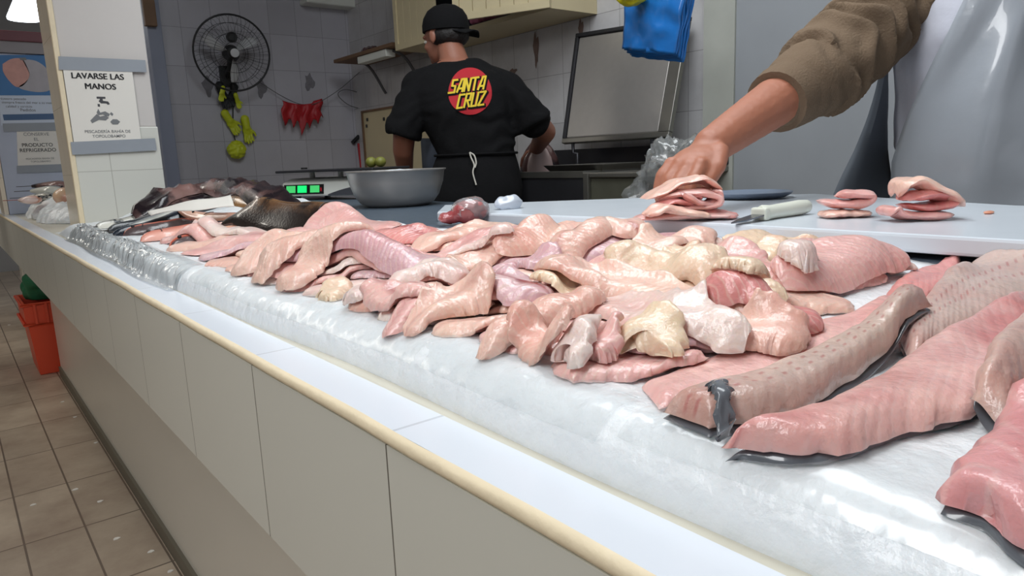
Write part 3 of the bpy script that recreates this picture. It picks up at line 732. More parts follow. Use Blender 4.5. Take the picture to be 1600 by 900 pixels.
# ------------------------------------------------------------------ whole fish and skins at the far end, before the pillar
fish([(252, 331), (148, 345)], .030, .026, 'fish_silver', 'mottled silver fish lowest beside the foot of the pillar', z=.935)
fish([(262, 336), (165, 350)], .028, .026, 'fish_silver', 'silver fish with speckled back nearest the crumpled plastic', z=.935, flip=-1)
fish([(300, 328), (196, 339)], .040, .028, 'fish_blue', 'dark blue-backed fish with a pale belly under the white paper', z=.935)
fish([(330, 320), (190, 332)], .034, .026, 'fish_blue', 'slim dark fish with a bright silver flank against the pillar', z=.935, flip=-1)
fish([(186, 353), (306, 343)], .034, .026, 'fish_red', 'red fish with a grey back leftmost of the red ones', z=.935, fin='fin_red')
fish([(212, 362), (335, 349)], .034, .026, 'fish_red', 'red-orange fish lying second from the plastic edge', z=.935, fin='fin_red', flip=-1)
fish([(258, 371), (372, 357)], .034, .026, 'fish_red', 'salmon-red fish with its head on the ice edge', z=.935, fin='fin_red')
fillet([(262, 372), (330, 368), (400, 362)], .028, .020, PINK, 'narrow pale pink belly strip beside the red fish', kind='strip', m='flesh_plain')
fillet([(272, 383), (345, 376), (410, 372)], .028, .022, PEACH, 'short peach strip with ragged end near the ice edge', kind='strip', m='flesh_plain')
fillet([(330, 362), (400, 360), (470, 352)], .032, .020, PALE, 'whitish strip tucked between red fish and brown fish', kind='strip', m='flesh_plain')
fish([(285, 349), (440, 346)], .027, .022, 'fish_orange', 'pink fish lying under the long orange fish', z=.935, fin='fin_red')
fish([(300, 343), (452, 338)], .027, .022, 'fish_orange', 'pale pink slender fish in the middle of the orange stack', z=.935, fin='fin_red', flip=-1)
fish([(283, 328), (480, 337)], .028, .024, 'fish_orange', 'long orange fish topmost of the pink and orange stack', z=.935, fin='fin_red')
fish([(545, 338), (385, 332)], .044, .030, 'fish_brown', 'brown and gold fish running to the scale, nearest the fillets', z=.935)
fish([(540, 330), (365, 322)], .046, .030, 'fish_brown', 'dark brown fish just before the scale', z=.935, flip=-1)
fish([(455, 318), (345, 309)], .046, .030, 'fish_brown', 'golden brown fish behind the white paper', z=.935)
fillet([(258, 314), (330, 309), (400, 309)], .050, .030, PINK, 'grey-brown skin flap leftmost against the pillar', z=.935, kind='strip', m='fish_ray', name='fish_skin', group='dark skins by the pillar', cat='fish')
fillet([(262, 305), (335, 297), (405, 304)], .055, .040, PINK, 'purple-brown skin heaped behind the white paper', z=.935, kind='strip', m='fish_ray', name='fish_skin', group='dark skins by the pillar', cat='fish', lump=.7)
fillet([(292, 302), (350, 285), (412, 296)], .055, .042, PINK, 'topmost folded purple-brown skin with dark underside', z=.965, kind='strip', m='fish_ray', name='fish_skin', group='dark skins by the pillar', cat='fish', lump=.8)
fillet([(325, 292), (375, 288), (424, 298)], .035, .022, PINK, 'dark skin sloping down towards the scale', z=.965, kind='strip', m='fish_ray', name='fish_skin', group='dark skins by the pillar', cat='fish', lump=.6)
rows = []
for i_ in range(9):
    v_ = i_ / 8; rows.append([atd(230 + 130 * u_ + 6 * v_, (330 - 26 * u_ ** .8) + v_ * (6 + 13 * u_) + 1.5 * math.sin(u_ * 9 + v_ * 3), 1.98 + .02 * math.sin(u_ * 8) - .10 * v_ - .12 * u_) for u_ in np.linspace(0, 1, 21)])
o = MB().grid(rows).build('paper_sheet', M['paper']); so = o.modifiers.new('th', 'SOLIDIFY'); so.thickness = .0015
tag(o, 'folded white paper sheet lying over the dark fish', 'paper')

# ------------------------------------------------------------------ bottom layer of the heap
rng = random.Random(4)
for yy_ in np.arange(.36, 1.30, .088):
    for xx_ in np.arange(.372, .80, .080):
        if xx_ > .80 - .22 * float(sst(.75, 1.25, yy_)): continue
        x_, y_ = xx_ + rng.uniform(-.012, .012), yy_ + rng.uniform(-.015, .015)
        if y_ < .30 + .10 * (xx_ - .35): continue
        a_ = math.atan2(RT[1], RT[0]) + rng.uniform(-.5, .5); d_ = np.array([math.cos(a_), math.sin(a_)]); n_ = np.array([-d_[1], d_[0]])
        L_, w_ = rng.uniform(.055, .07), rng.uniform(.032, .040)
        c_ = spline([np.array([x_, y_]) + d_ * L_ * t_ + n_ * .008 * rng.uniform(-1, 1) for t_ in (-1, 0, 1)], 40); wp = width_profile('fillet', 40) * w_
        Ls, Rs = c_ + n_ * wp[:, None], c_ - n_ * wp[:, None]
        mn_ = min(Ls[:, 0].min(), Rs[:, 0].min()); dx = np.array([max(0, .335 - mn_), 0])
        lay('fish_fillet', Ls + dx, Rs + dx, .011, M['flesh'], 'pale pink fillet of the bottom layer, half hidden under the others', 'fish fillet', 'bottom layer of fillets', rng.choice([PINK, PEACH, VIOLET, PALE, PEACH]), rng.choice([0, .1, .2, .4]), stiff=1)
# ------------------------------------------------------------------ long pink fillets, left of the middle
fl = fillet
fl([(505, 345), (590, 347), (675, 354)], 0.0340, .0125, ROSE, 'long rosy slab along the back edge of the fillets, before the bowl', kind='strip', red=.2, z=.95)
fl([(430, 410), (520, 402), (630, 404)], 0.0255, 0.0187, PINK, 'smooth pink fillet lying flat across the left heap', red=.1, m='flesh_plain')
fl([(440, 356), (530, 349), (620, 356)], 0.0382, .0125, PINK, 'pink slab with a torn white edge at the back', kind='strip', red=.15, z=.95)
fl([(505, 352), (400, 362), (300, 382)], 0.0340, .0125, PINK, 'long pink slab with dark torn edge pointing to the red fish', red=.1, kind='strip', m='flesh_plain')
fl([(320, 392), (410, 378), (520, 362)], 0.0357, 0.0170, VIOLET, 'mauve pink fillet lying along the ice edge, leftmost', red=.25)
fl([(535, 356), (600, 364), (680, 372)], 0.0425, 0.0170, ROSE, 'deep red hollow fillet between the long pink slabs', red=.95)
fl([(395, 398), (470, 380), (560, 362)], 0.0340, 0.0187, VIOLET, 'striped mauve fillet crossing the left heap', red=.2)
fl([(372, 405), (440, 390), (530, 376)], 0.0289, 0.0170, PEACH, 'peach fillet curling over the ice edge at left', red=.1)
fl([(680, 392), (560, 384), (440, 396)], 0.0306, 0.0187, VIOLET, 'long violet striped fillet with a silvery sheen', red=.15)
fl([(395, 425), (450, 415), (540, 395)], 0.0306, 0.0187, PEACH, 'peach fillet with fine ribs left of the folded one', red=.1)
fl([(445, 443), (500, 425), (605, 398)], 0.0306, 0.0204, PEACH, 'broad peach fillet with a thick rolled lower edge', red=.08)
# ------------------------------------------------------------------ middle, back
fl([(815, 342), (750, 352), (660, 383)], 0.0281, 0.0176, PEACH, 'long peach strip sloping down from behind the bagged meat', kind='strip', red=.12, m='flesh_plain')
fl([(830, 352), (760, 368), (655, 393)], 0.0265, 0.0176, PINK, 'pink strip lying below the long peach strip', kind='strip', red=.2, m='flesh_plain')
fl([(842, 366), (780, 380), (710, 394)], 0.0234, 0.0160, PEACH, 'short peach strip ending in the middle of the heap', kind='strip', red=.1)
fl([(895, 335), (850, 350), (800, 372)], 0.0312, 0.0192, PEACH, 'peach flap hanging beside the highest fillet', red=.12)
fl([(1010, 372), (960, 378), (890, 390)], 0.0281, 0.0176, VIOLET, 'mauve fillet with glassy streaks under the highest fillet', red=.2)
fl([(880, 376), (830, 380), (795, 388)], 0.0140, 0.0112, TAN, 'thin cream sliver in the middle of the heap', red=0, m='flesh_plain')
fl([(800, 398), (760, 396), (710, 402)], 0.0140, 0.0112, PALE, 'small cream trimming beside the thin sliver', red=0, m='flesh_plain')
fl([(985, 362), (935, 345), (880, 372)], 0.0390, 0.0272, PEACH, 'highest fillet of the heap, with a red blood spot', red=.75, kind='chunk')
# ------------------------------------------------------------------ right, back
fl([(1105, 362), (1050, 368), (1000, 385)], 0.0265, 0.0144, PEACH, 'flat pinkish piece just before the held pile', red=.15, kind='chunk')
fl([(1288, 368), (1230, 362), (1165, 372)], 0.0234, 0.0176, TAN, 'tan fillet at the back before the two small piles', red=0, m='flesh_plain')
fl([(1215, 378), (1180, 385), (1130, 376)], 0.0156, 0.0128, TAN, 'slim buff trimming at the back right', red=0, m='flesh_plain')
fl([(1105, 372), (1160, 385), (1235, 410)], 0.0328, 0.0192, PINK, 'ribbed pink fillet left of the striped one', red=.15)
fl([(1090, 385), (1060, 384), (1028, 396)], 0.0156, 0.0160, TAN, 'small curled tan piece, left one of two', red=0, kind='chunk', m='flesh_plain')
fl([(1130, 388), (1105, 388), (1078, 396)], 0.0156, 0.0160, TAN, 'small curled tan piece, right one of two', red=0, kind='chunk', m='flesh_plain')
fl([(1378, 372), (1315, 382), (1240, 408)], 0.0359, 0.0208, PINK, 'striped pink fillet at the right end of the heap', red=.1)
fl([(1275, 428), (1250, 428), (1218, 432)], 0.0172, 0.0144, PALE, 'small pale glistening trimming at the right edge', red=0, kind='chunk')
# ------------------------------------------------------------------ middle
fl([(860, 405), (820, 402), (770, 412)], 0.0238, 0.0158, VIOLET, 'violet pink fillet behind the bruised one', red=.3)
fl([(900, 403), (880, 402), (855, 408)], 0.0158, 0.0158, PINK, 'small plump pink piece in the middle', red=.1, kind='chunk')
fl([(1010, 400), (960, 402), (900, 410)], 0.0198, 0.0144, PINK, 'pink fillet lying across the middle of the heap', red=.15)
fl([(955, 408), (1050, 412), (1200, 428)], 0.0238, 0.0173, TAN, 'long tan fillet with pale ribs', red=.05)
fl([(725, 408), (670, 415), (612, 435)], 0.0224, 0.0158, PALE, 'whitish ribbed fillet left of the middle', red=.15)
fl([(780, 425), (700, 428), (622, 462)], 0.0224, 0.0173, PINK, 'pink fillet with a pale ridge in the middle front', red=.3)
fl([(770, 418), (805, 430), (850, 462)], 0.0277, 0.0173, VIOLET, 'bruised fillet with a crimson mark', red=1.0, kind='chunk')
fl([(840, 436), (880, 436), (925, 448)], 0.0198, 0.0144, TAN, 'tan piece lying against the long right fillets', red=.1)
fl([(850, 428), (980, 430), (1170, 462)], 0.0224, 0.0173, PEACH, 'long peach fillet running to the right edge', red=.2)
fl([(1275, 462), (1200, 455), (1110, 460)], 0.0211, 0.0173, ROSE, 'rosy magenta fillet at the right edge', red=.45)
fl([(1190, 482), (1160, 476), (1115, 476)], 0.0119, 0.0115, TAN, 'thin buff trimming under the magenta fillet', red=0, m='flesh_plain')
fl([(1255, 498), (1200, 492), (1122, 502)], 0.0211, 0.0158, PEACH, 'smooth orange-pink fillet at the front right', red=.08, m='flesh_plain')
fl([(930, 456), (1020, 470), (1140, 505)], 0.0277, 0.0202, PALE, 'big pale ribbed fillet on the right front', red=.08)
# ------------------------------------------------------------------ front
fl([(530, 425), (518, 445), (505, 475)], 0.0165, 0.0132, TAN, 'tan triangular piece lapping the ice edge', red=.05, ext=.0, lim=.336, kind='chunk')
fl([(575, 432), (560, 452), (545, 480)], 0.0165, 0.0132, PALE, 'pale translucent piece lapping the ice edge', red=.1, ext=.0, lim=.336, kind='chunk')
fl([(585, 440), (620, 460), (665, 490)], 0.0198, 0.0145, PINK, 'pink fillet with a dark red smear at the front', red=.7, ext=.0, lim=.336)
fl([(770, 458), (720, 468), (640, 492)], 0.0231, 0.0198, PEACH, 'plump peach-orange fillet at the front left', red=.35, ext=.0, lim=.336)
fl([(1000, 498), (1020, 515), (1015, 545)], 0.0220, 0.0158, TAN, 'tan triangular fillet with an orange corner', red=.08, ext=.0, lim=.336, kind='chunk')
fl([(940, 470), (860, 490), (760, 528)], 0.0187, 0.0198, PEACH, 'long plump fillet at the very front', red=.12, ext=.0, lim=.336)
fl([(935, 492), (935, 520), (925, 560)], 0.0143, 0.0158, PINK, 'upright pink fillet second from right at the front', red=.12, ext=.0, lim=.336)
fl([(905, 510), (895, 535), (890, 568)], 0.0143, 0.0158, PALE, 'whitish pointed fillet between two at the front', red=.08, ext=.0, lim=.336)
fl([(805, 532), (840, 545), (885, 562)], 0.0143, 0.0158, PEACH, 'small peach piece nearest the ice edge', red=.10, ext=.0, lim=.336, kind='chunk')

# ------------------------------------------------------------------ cutting board and what lies on it
ZB = .955
def bz(px, py): return atz(px, py, ZB)
bd = [(.865, -.25), (1.22, -.30), (1.31, .37), (1.50, .80), (1.29, 1.10), (.93, 1.42), (.80, 1.25), (.865, .80)]
o = MB().prism([(q[0], q[1], ZB - .022) for q in bd], (0, 0, .022)).build('cutting_board', M['board'], smooth=False, bevel=.004)
tag(o, 'large white cutting board under the hand, knife and fish piles', 'cutting board')
def folded(cx, cy, z0, yaw, path, wid, T, color, label, red=.2, name='fish_slice', group='folded slices on the board', wv=.006):
    """a limp slice folded along a path in the u-z plane"""
    SEED[0] += 1; sd = SEED[0] * 2.3
    ns, nt = 30, 13; P = spline(path, ns); d = np.gradient(P, axis=0); d /= np.linalg.norm(d, axis=1)[:, None] + 1e-9
    nrm = np.stack([-d[:, 1], d[:, 0]], 1); tt = np.sin(np.linspace(-1, 1, nt) * 1.45) / math.sin(1.45)
    ss = np.linspace(0, 1, ns); ln = np.concatenate([[0], np.cumsum(np.linalg.norm(np.diff(P, axis=0), axis=1))])
    ca, sa = math.cos(yaw), math.sin(yaw); out = []; uvs = []
    prof = (np.clip(1 - np.abs(2 * ss - 1) ** 5, 0, 1) ** .5)[:, None] * (np.clip(1 - np.abs(tt) ** 2.6, 0, 1) ** .6)[None, :]
    wp = wid * np.clip(np.minimum(ss, 1 - ss) / .18 + .25, 0, 1) ** .5
    def pt(i, k, sg):
        v = tt[k] * wp[i] * (1 + .18 * N((i * .2, k * .1, 0), 1, sd)); h = sg * T / 2 * prof[i, k] * (1 + .4 * N((i * .25, k * .3, 0), 1, sd + 4))
        u = P[i, 0] + nrm[i, 0] * h + wv * .6 * N((i * .15, k * .25, 2), 1, sd); z = P[i, 1] + nrm[i, 1] * h + wv * N((i * .18, k * .35, 5), 1, sd) * min(1, max(0, P[i, 1] - T) / .008)
        return (cx + u * ca - v * sa, cy + u * sa + v * ca, max(z0 + z, z0 + .0006))
    for i in range(ns):
        for k in range(nt): out.append(pt(i, k, 1)); uvs.append((ln[i], tt[k]))
    idx = {}
    for i in range(ns):
        for k in range(nt):
            if i in (0, ns - 1) or k in (0, nt - 1): idx[i, k] = i * nt + k
            else: idx[i, k] = len(out); out.append(pt(i, k, -1)); uvs.append((ln[i], tt[k]))
    mb = MB(); mb.v = out
    for i in range(ns - 1):
        for k in range(nt - 1):
            mb.f += [(i * nt + k, i * nt + k + 1, (i + 1) * nt + k + 1, (i + 1) * nt + k), (idx[i, k], idx[i + 1, k], idx[i + 1, k + 1], idx[i, k + 1])]
    mb.f = [f for f in mb.f if len(set(f)) == 4]
    o = mb.build(name, M['flesh_plain'], uvs=uvs, auto=80); o.color = s2l(color) + (red,)
    return tag(o, label, 'fish slice', group)
YR = math.atan2(RT[1], RT[0])            # slices lie across the view
def flat(L_, h, b=.006): return [(-L_, h), (-L_ * .4, h + b * .4), (L_ * .3, h + b * .2), (L_, h)]
def cee(L_, h, t): return [(-L_ * .9, h + .004), (-L_ * .2, h), (L_ * .6, h + .001), (L_, h + t * .35), (L_ * .86, h + t * .9), (L_ * .3, h + t * 1.08), (-L_ * .5, h + t * 1.0), (-L_ * .95, h + t * .62)]
# pile under the hand
q = atz(1068, 345, ZB)
hx, hy = q[0], q[1]
def off(a, b_): return hx + a * RT[0] + b_ * .62, hy + a * RT[1] + b_ * .78
folded(*off(.004, .010), ZB, YR, flat(.076, .006), .034, .012, PINK, 'lowest flat slice of the pile under the hand', .3)
folded(*off(-.014, -.018), ZB + .001, YR + .25, [(-.052, .014), (-.02, .020), (.02, .012), (.05, .006)], .026, .012, PEACH, 'slice lapping down the front of the held pile', .25)
folded(*off(.010, .020), ZB + .012, YR - .1, cee(.046, .007, .020), .034, .013, PINK, 'second slice up, folded double, in the held pile', .3)
folded(*off(.000, .030), ZB + .030, YR + .1, [(-.058, .004), (-.03, .014), (.0, .026), (.03, .032), (.052, .020), (.060, .002)], .036, .010, PEACH, 'top slice arched over the held pile', .2)
folded(*off(.050, .012), ZB + .0, YR - .5, [(-.02, .016), (.0, .012), (.02, .006), (.034, .004)], .024, .009, ROSE, 'thin reddish slice sticking out right of the held pile', .4)
folded(*off(.022, .000), ZB + .012, YR + .35, [(-.03, .030), (-.01, .018), (.016, .012), (.032, .022), (.026, .034)], .018, .009, PINK, 'crinkled slice facing out of the held pile', .35)
def pile(px, py, items):
    q = atz(px, py, ZB)
    for a, b_, h, yaw, path, wid, T, col, lab, red in items:
        folded(q[0] + a * RT[0] + b_ * .62, q[1] + a * RT[1] + b_ * .78, ZB + h, YR + yaw, path, wid, T, col, lab, red)
pile(1319, 340, [(0, 0, 0, .1, flat(.036, .005, .004), .022, .011, PEACH, 'lower slice of the small pile right of the knife', .3),
                 (.002, .006, .011, -.1, [(-.037, .014), (-.015, .009), (.012, .008), (.032, .011), (.034, .020), (.010, .022), (-.012, .020)], .022, .013, PINK, 'upper slice of the small pile right of the knife', .2)])
pile(1437, 344, [(-.002, 0, 0, .0, [(-.046, .008), (-.040, .018), (-.024, .008), (.016, .006), (.040, .007)], .026, .011, PINK, 'bottom slice of the tall pile at the apron', .3),
                 (.006, .008, .011, .15, cee(.032, .006, .016), .028, .012, ROSE, 'dark pink folded slice inside the tall pile at the apron', .35),
                 (.006, .012, .012, -.1, [(.050, .004), (.038, .016), (.016, .028), (-.010, .040), (-.028, .037), (-.034, .022)], .030, .013, PEACH, 'top slice draped over the tall pile at the apron', .2)])
q = atz(1545, 334, ZB); o = MB().ell((q[0], q[1], ZB + .002), (.012, .006, .0025), n=12, m=6).build('fish_scrap', M['flesh_plain']); o.color = s2l((240, 170, 140)) + (.1,)
tag(o, 'tiny orange fish scrap on the right of the board', 'scrap')
folded(*off(-.012, .012), ZB + .020, YR + .2, [(-.03, .004), (-.005, .010), (.02, .006), (.032, .014), (.012, .020)], .026, .011, ROSE, 'inner rosy slice stuffed into the held pile', .35)
# knife
a, b_, e = atz(1263, 322, ZB + .012), atz(1188, 334, ZB + .010), atz(1146, 350, ZB + .002)
k = thing('knife', tuple(b_), 'fillet knife with a white handle lying on the cutting board', 'knife')
d = (a - b_); L = np.linalg.norm(d); pts = [b_ + d * t for t in (0, .06, .2, .5, .8, .95, 1)]
MB().tube(pts, [.0105, .0125, .0105, .0112, .0118, .0105, .006], n=14).build('handle', M['handle'], k)
side = np.cross(d / L, (0, 0, 1)); side /= np.linalg.norm(side)
bb = MB(); t0 = b_ + np.array([0, 0, -.002]); bd_ = (e - t0)
bb.prism([t0 - side * .010, t0 + side * .010, t0 + bd_ * .7 + side * .008, e + side * -.004, t0 + bd_ * .6 - side * .010], (0, 0, .002)); bb.build('blade', M['blade_steel'], k, smooth=False)
MB().obox(b_ - side * .013 - d / L * .006 - np.array([0, 0, .009]), side * .026, d / L * .012, (0, 0, .018)).build('bolster', M['handle'], k, smooth=False, bevel=.003)
# tray behind the hand
q = atz(1172, 305, ZB + .006)
t = MB().lathe([(.0, .002), (.070, .002), (.082, .008), (.086, .013), (.083, .014), (.070, .006), (0, .005)], (q[0], q[1], ZB), n=40, cap=False)
tag(t.build('tray', M['tray_blue']), 'shallow slate-blue plate on the board behind the hand', 'plate')

# ------------------------------------------------------------------ bagged meat, bowl, scale
q = aim(735, 345); zz = float(Hs(q[0] + .02, q[1] + .02))
zz = max(float(Hs(q[0] + u, q[1] + v)) for u in (-.03, 0, .03) for v in (-.03, 0, .03))
g = thing('bagged_meat', (q[0], q[1], zz), 'lump of reddish meat knotted in a clear bag at the back of the fillets', 'bag')
rm = MB().ell((q[0], q[1], zz + .024), (.036, .026, .024), ax=[[RT[0], RT[1], 0], [-RT[1], RT[0], 0], [0, 0, 1]], n=24, m=16)
rm.ell((q[0] - .042 * RT[0], q[1] - .042 * RT[1], zz + .012), (.024, .020, .012), n=18, m=12)
rm = remeshed(rm, .005, 4, lambda p_: .006 * N(p_, 40, 2) + .002 * N(p_, 110, 3)); mo = rm.build('meat', M['flesh_plain'], g); mo.color = s2l((205, 150, 148)) + (.8,)
rm = MB(); rm.ell((q[0], q[1], zz + .026), (.038, .028, .026), ax=[[RT[0], RT[1], 0], [-RT[1], RT[0], 0], [0, 0, 1]], n=40, m=26)
rm.v = [tuple(np.array(v) + .009 * abs(N(v, 55, 5)) * np.array([1, 1, .6])) for v in rm.v]; rm.build('clear_bag', M['film'], g)
q2 = atz(795, 330, .95)
rm = MB().ell((q2[0], q2[1], .95 + .016), (.034, .022, .016), n=36, m=20); rm.v = [(v[0], v[1], max(.9365, v[2] + .008 * N(v, 55, 5))) for v in rm.v]
tag(rm.build('plastic_bag', M['bluebag2']), 'crumpled white and blue plastic bag right of the bagged meat', 'bag')
zb = .9355
q = atz(622, 321, zb); bw = thing('bowl', (q[0], q[1], zb), 'round stainless steel bowl on the counter before the man in black', 'bowl')
dist = np.dot(np.array([q[0], q[1], zb]) - CAMP, FW); br_ = 76 / F * dist
pr = [(0, .0), (br_ * .62, .0), (br_ * .74, .010), (br_ * .86, .035), (br_ * .95, .075), (br_ * .985, .108), (br_ * 1.02, .112), (br_ * 1.02, .115), (br_ * .975, .113), (br_ * .93, .076), (br_ * .84, .037), (br_ * .72, .013), (0, .004)]
hb = 55 / F * dist
pr = [(r_, z_ * hb / .115) for r_, z_ in pr]
MB().lathe(pr, (q[0], q[1], zb), n=56, cap=False).build('shell', M['steel'], bw)
ib = MB().ell((q[0], q[1], zb + hb * .86), (br_ * .80, br_ * .80, hb * .14), n=36, m=14); ib.v = [(v[0], v[1], v[2] + .004 * N(v, 40, 1)) for v in ib.v]
tag(ib.build('ice_heap', M['ice'], origin=(q[0], q[1], zb + hb * .7)), 'white ice heaped inside the steel bowl', 'ice', kind='stuff')
# scale
q = atz(484, 312, zb); ds = np.dot(np.array([q[0], q[1], zb]) - CAMP, FW); px = ds / F
g = thing('weighing_scale', (q[0], q[1], zb), 'white electronic scale with green displays left of the steel bowl', 'scale')
r2 = np.array([RT[0], RT[1], 0]); r2 /= np.linalg.norm(r2); f2 = np.array([-r2[1], r2[0], 0])
ang = -.35; ru = r2 * math.cos(ang) + f2 * math.sin(ang); rf = -r2 * math.sin(ang) + f2 * math.cos(ang)
ctr = np.array([q[0], q[1], zb]); up = np.array([0, 0, 1.0])
fl_ = ctr - r2 * 43 * px + f2 * 0; Wd = 165 * px; Dp = .26
fp = [fl_ + up * .012, fl_ + up * .012 - rf * .012 + up * .0, ]
pr = [(-.030, .014), (-.022, .064), (.03, .078), (Dp, .078), (Dp, .014)]
MB().prism([fl_ + rf * (a_ + .03) + up * z_ for a_, z_ in pr], ru * Wd).build('housing', M['white_plastic'], g, smooth=False, bevel=.006)
nrm_f = np.array([.05, .008]); nrm_f /= np.linalg.norm(nrm_f)
def face(u, v): # point on the sloped front, u 0..1 across, v 0..1 up
    a_ = -.030 + .008 * v; z_ = .014 + .050 * v
    return fl_ + rf * (a_ + .03 - .0015) + up * z_ + ru * Wd * u
P0, P1, P3 = face(.03, .18), face(.47, .18), face(.03, .86)
MB().obox(P0, P1 - P0, P3 - P0, -rf * .002).build('display_panel', M['black'], g, smooth=False)
for u0, mm in ((.06, 'lcd'), (.185, 'lcd_b'), (.325, 'lcd')):
    A, B_, C_ = face(u0, .28), face(u0 + .10, .28), face(u0, .78)
    MB().obox(A - rf * .002, B_ - A, C_ - A, -rf * .0015).build('display_window', M[mm], g, smooth=False)
A, B_, C_ = face(.437, .36), face(.452, .36), face(.437, .62); MB().obox(A - rf * .002, B_ - A, C_ - A, -rf * .0015).build('indicator', M['red_print'], g, smooth=False)
# dark swoop on the front right, feet, platform
sw = [face(.52 + .48 * t_, .12 + .62 * (1 - (1 - t_) ** 2)) for t_ in np.linspace(0, 1, 10)] + [face(1, .05), face(.52, .05)]
MB().prism([s_ - rf * .001 for s_ in sw], -rf * .002).build('lower_recess', M['grey_plastic'], g, smooth=False)
for u in (.12, .88):
    for w_ in (.03, .22): MB().lathe([(.012, 0), (.014, .014)], fl_ + ru * Wd * u + rf * w_, n=12).build('foot', M['black'], g)
pc = fl_ + ru * Wd * .5 + rf * .14
for u in (.18, .5, .82): MB().tube([fl_ + ru * Wd * u + rf * .10 + up * .076, fl_ + ru * Wd * u + rf * .10 + up * .100], .010, n=10).build('platform_support', M['white_plastic'], g)
MB().obox(fl_ - ru * .005 + rf * -.02 + up * .100, ru * (Wd + .02), rf * .27, up * .009).build('platform', M['steel_dark'], g, smooth=False, bevel=.003)
MB().tube([fl_ + ru * Wd * .28 + up * .112, fl_ + ru * Wd * .28 + up * .118], .012, n=12).build('level_knob', M['black'], g)
for px_, lb in ((580, 'left olive-green lime on the scale platform'), (596, 'right olive-green lime on the scale platform')):
    u = (px_ - 441) / 165; c_ = fl_ + ru * Wd * u + rf * .10 + up * (.109 + .019)
    lm = MB().ell(c_, (.021, .019, .0188), n=16, m=12); lm.v = [tuple(np.array(v) + .0015 * N(v, 60)) for v in lm.v]
    tag(lm.build('lime', M['lime_fruit']), lb, 'lime', 'limes on the scale')
#@@PART3
# ------------------------------------------------------------------ signs
X_, Y_, Z_ = np.eye(3)
yf = PY0 - .0045
def onf(px, py, y=yf): return atY(px, py, y)
s = thing('taped_sign', tuple(onf(165, 240)), 'white hand-washing sign taped to the pillar with two grey strips', 'sign')
def slab(pxs, y, th, name, m, par):
    return MB().prism([onf(a, b_, y) for a, b_ in pxs], (0, -th, 0)).build(name, m, par, smooth=False)
yt = PY0 - .0115
slab([(97, 100), (206, 108), (221, 222), (116, 226)], yt, .0012, 'page', M['paper'], s)
slab([(91, 88), (227, 94), (229, 113), (92, 109)], yt - .0016, .0012, 'tape', M['duct'], s)
slab([(110, 222), (242, 216), (245, 235), (113, 242)], yt - .0016, .0012, 'tape', M['duct'], s)
def px2m(y): return np.dot(np.array([.55, y, 1.4]) - CAMP, FW) / F
pm = px2m(PY0); yl = yt - .0016
def wr(txt, px, py, h, y, m, par, bold=.012, slope=0.0, name='lettering'):
    o_ = atY(px, py, y); ux = np.array([1, 0, slope]); uz = np.array([0, 0, 1.0])
    return MB().text(txt, o_, ux, uz, h, bold=bold).build(name, m, par, smooth=False, fixn=False)
wr('LAVARSE LAS', 153, 123.5, 12.2 * pm, yl, M['ink'], s, 0)
wr('LAVARSE LAS', 153.5, 123.5, 12.2 * pm, yl - .0002, M['ink'], s, 0)
wr('LAVARSE LAS', 154, 123.3, 12.2 * pm, yl - .0004, M['ink'], s, 0)
wr('MANOS', 157, 139.5, 12.2 * pm, yl, M['ink'], s, 0)
wr('MANOS', 157.5, 139.5, 12.2 * pm, yl - .0002, M['ink'], s, 0)
wr('MANOS', 158, 139.3, 12.2 * pm, yl - .0004, M['ink'], s, 0)
wr('PESCADERÍA BAHÍA DE', 169, 207.5, 6.2 * pm, yl, M['ink_grey'], s, .006)
wr('TOPOLOBAMPO', 171, 214.8, 6.2 * pm, yl, M['ink_grey'], s, .006)
# tap and hands drawing
ic = MB(); o_ = atY(160, 176, yl)
def ip(u, v): return o_ + X_ * u * pm + Z_ * v * pm
def ipoly(mb, pts): mb.prism([ip(*q_) for q_ in pts], (0, -.0006, 0))
ipoly(ic, [(-5, 24), (7, 24), (7, 21), (3, 21), (3, 18), (10, 17), (12, 13), (9, 12), (7, 14), (0, 14), (-3, 17), (-1, 20), (-1, 21), (-5, 21)])
ipoly(ic, [(-5, 13), (-2, 13), (-2, 9), (-5, 9)])
ic.build('tap_drawing', mat('drawing_dark', (70, 70, 74), rough=.6), s, smooth=False)
ic = MB()
ipoly(ic, [(-18, -12), (-8, -2), (-4, -6), (4, -4), (8, -8), (3, -12), (-6, -11), (-16, -16)])
ipoly(ic, [(-8, 0), (-5, 6), (-3, 0), (4, 2), (10, -2), (8, -6), (0, -3), (-6, -4)])
ipoly(ic, [(9, -14), (13, -10), (19, -10), (23, -14), (19, -18), (12, -18)])
ipoly(ic, [(10, -2), (13, -5), (15, -2), (12, 1)])
ic.build('hands_drawing', M['ink_grey'], s, smooth=False)

# second pier with posters, behind the pillar
YP = 4.75
zl_, zt0, zt1 = [atY(30, q_, YP)[2] for q_ in (84, 66, 50)]
pw = thing('poster_pier', (.45, YP, ZT), 'pale blue tiled pier covered with posters behind the pillar', 'pillar')
def onp(px, py, d=0): return atY(px, py, YP - d)
a = onp(12, 316)[0]; 
MB().box((a, YP, ZT), (1.0, YP + .3, zl_)).build('shaft', mat('pier_pale_blue', (186, 194, 212), rough=.4), pw, smooth=False, bevel=.004)
MB().box((a - .022, YP + .005, ZT), (a - .002, YP + .29, zl_)).build('side_facing', M['pillar_side'], pw, smooth=False)
struct('trim_3', MB().box((-.4, YP - .02, zl_ + .001), (1.0, YP + .3, zt1)), mat('grey_lintel', (150, 146, 150), rough=.6))
mbz = MB().box((-.35, YP - .035, zt0), (1.0, YP - .021, zt1)).build('maroon_board', M['maroon'], smooth=False, bevel=.004)
tag(mbz, 'maroon signboard along the lintel above the posters', 'signboard')
ps = thing('fish_poster', tuple(onp(45, 190)), 'blue poster with a cut fish picture and small print', 'poster')
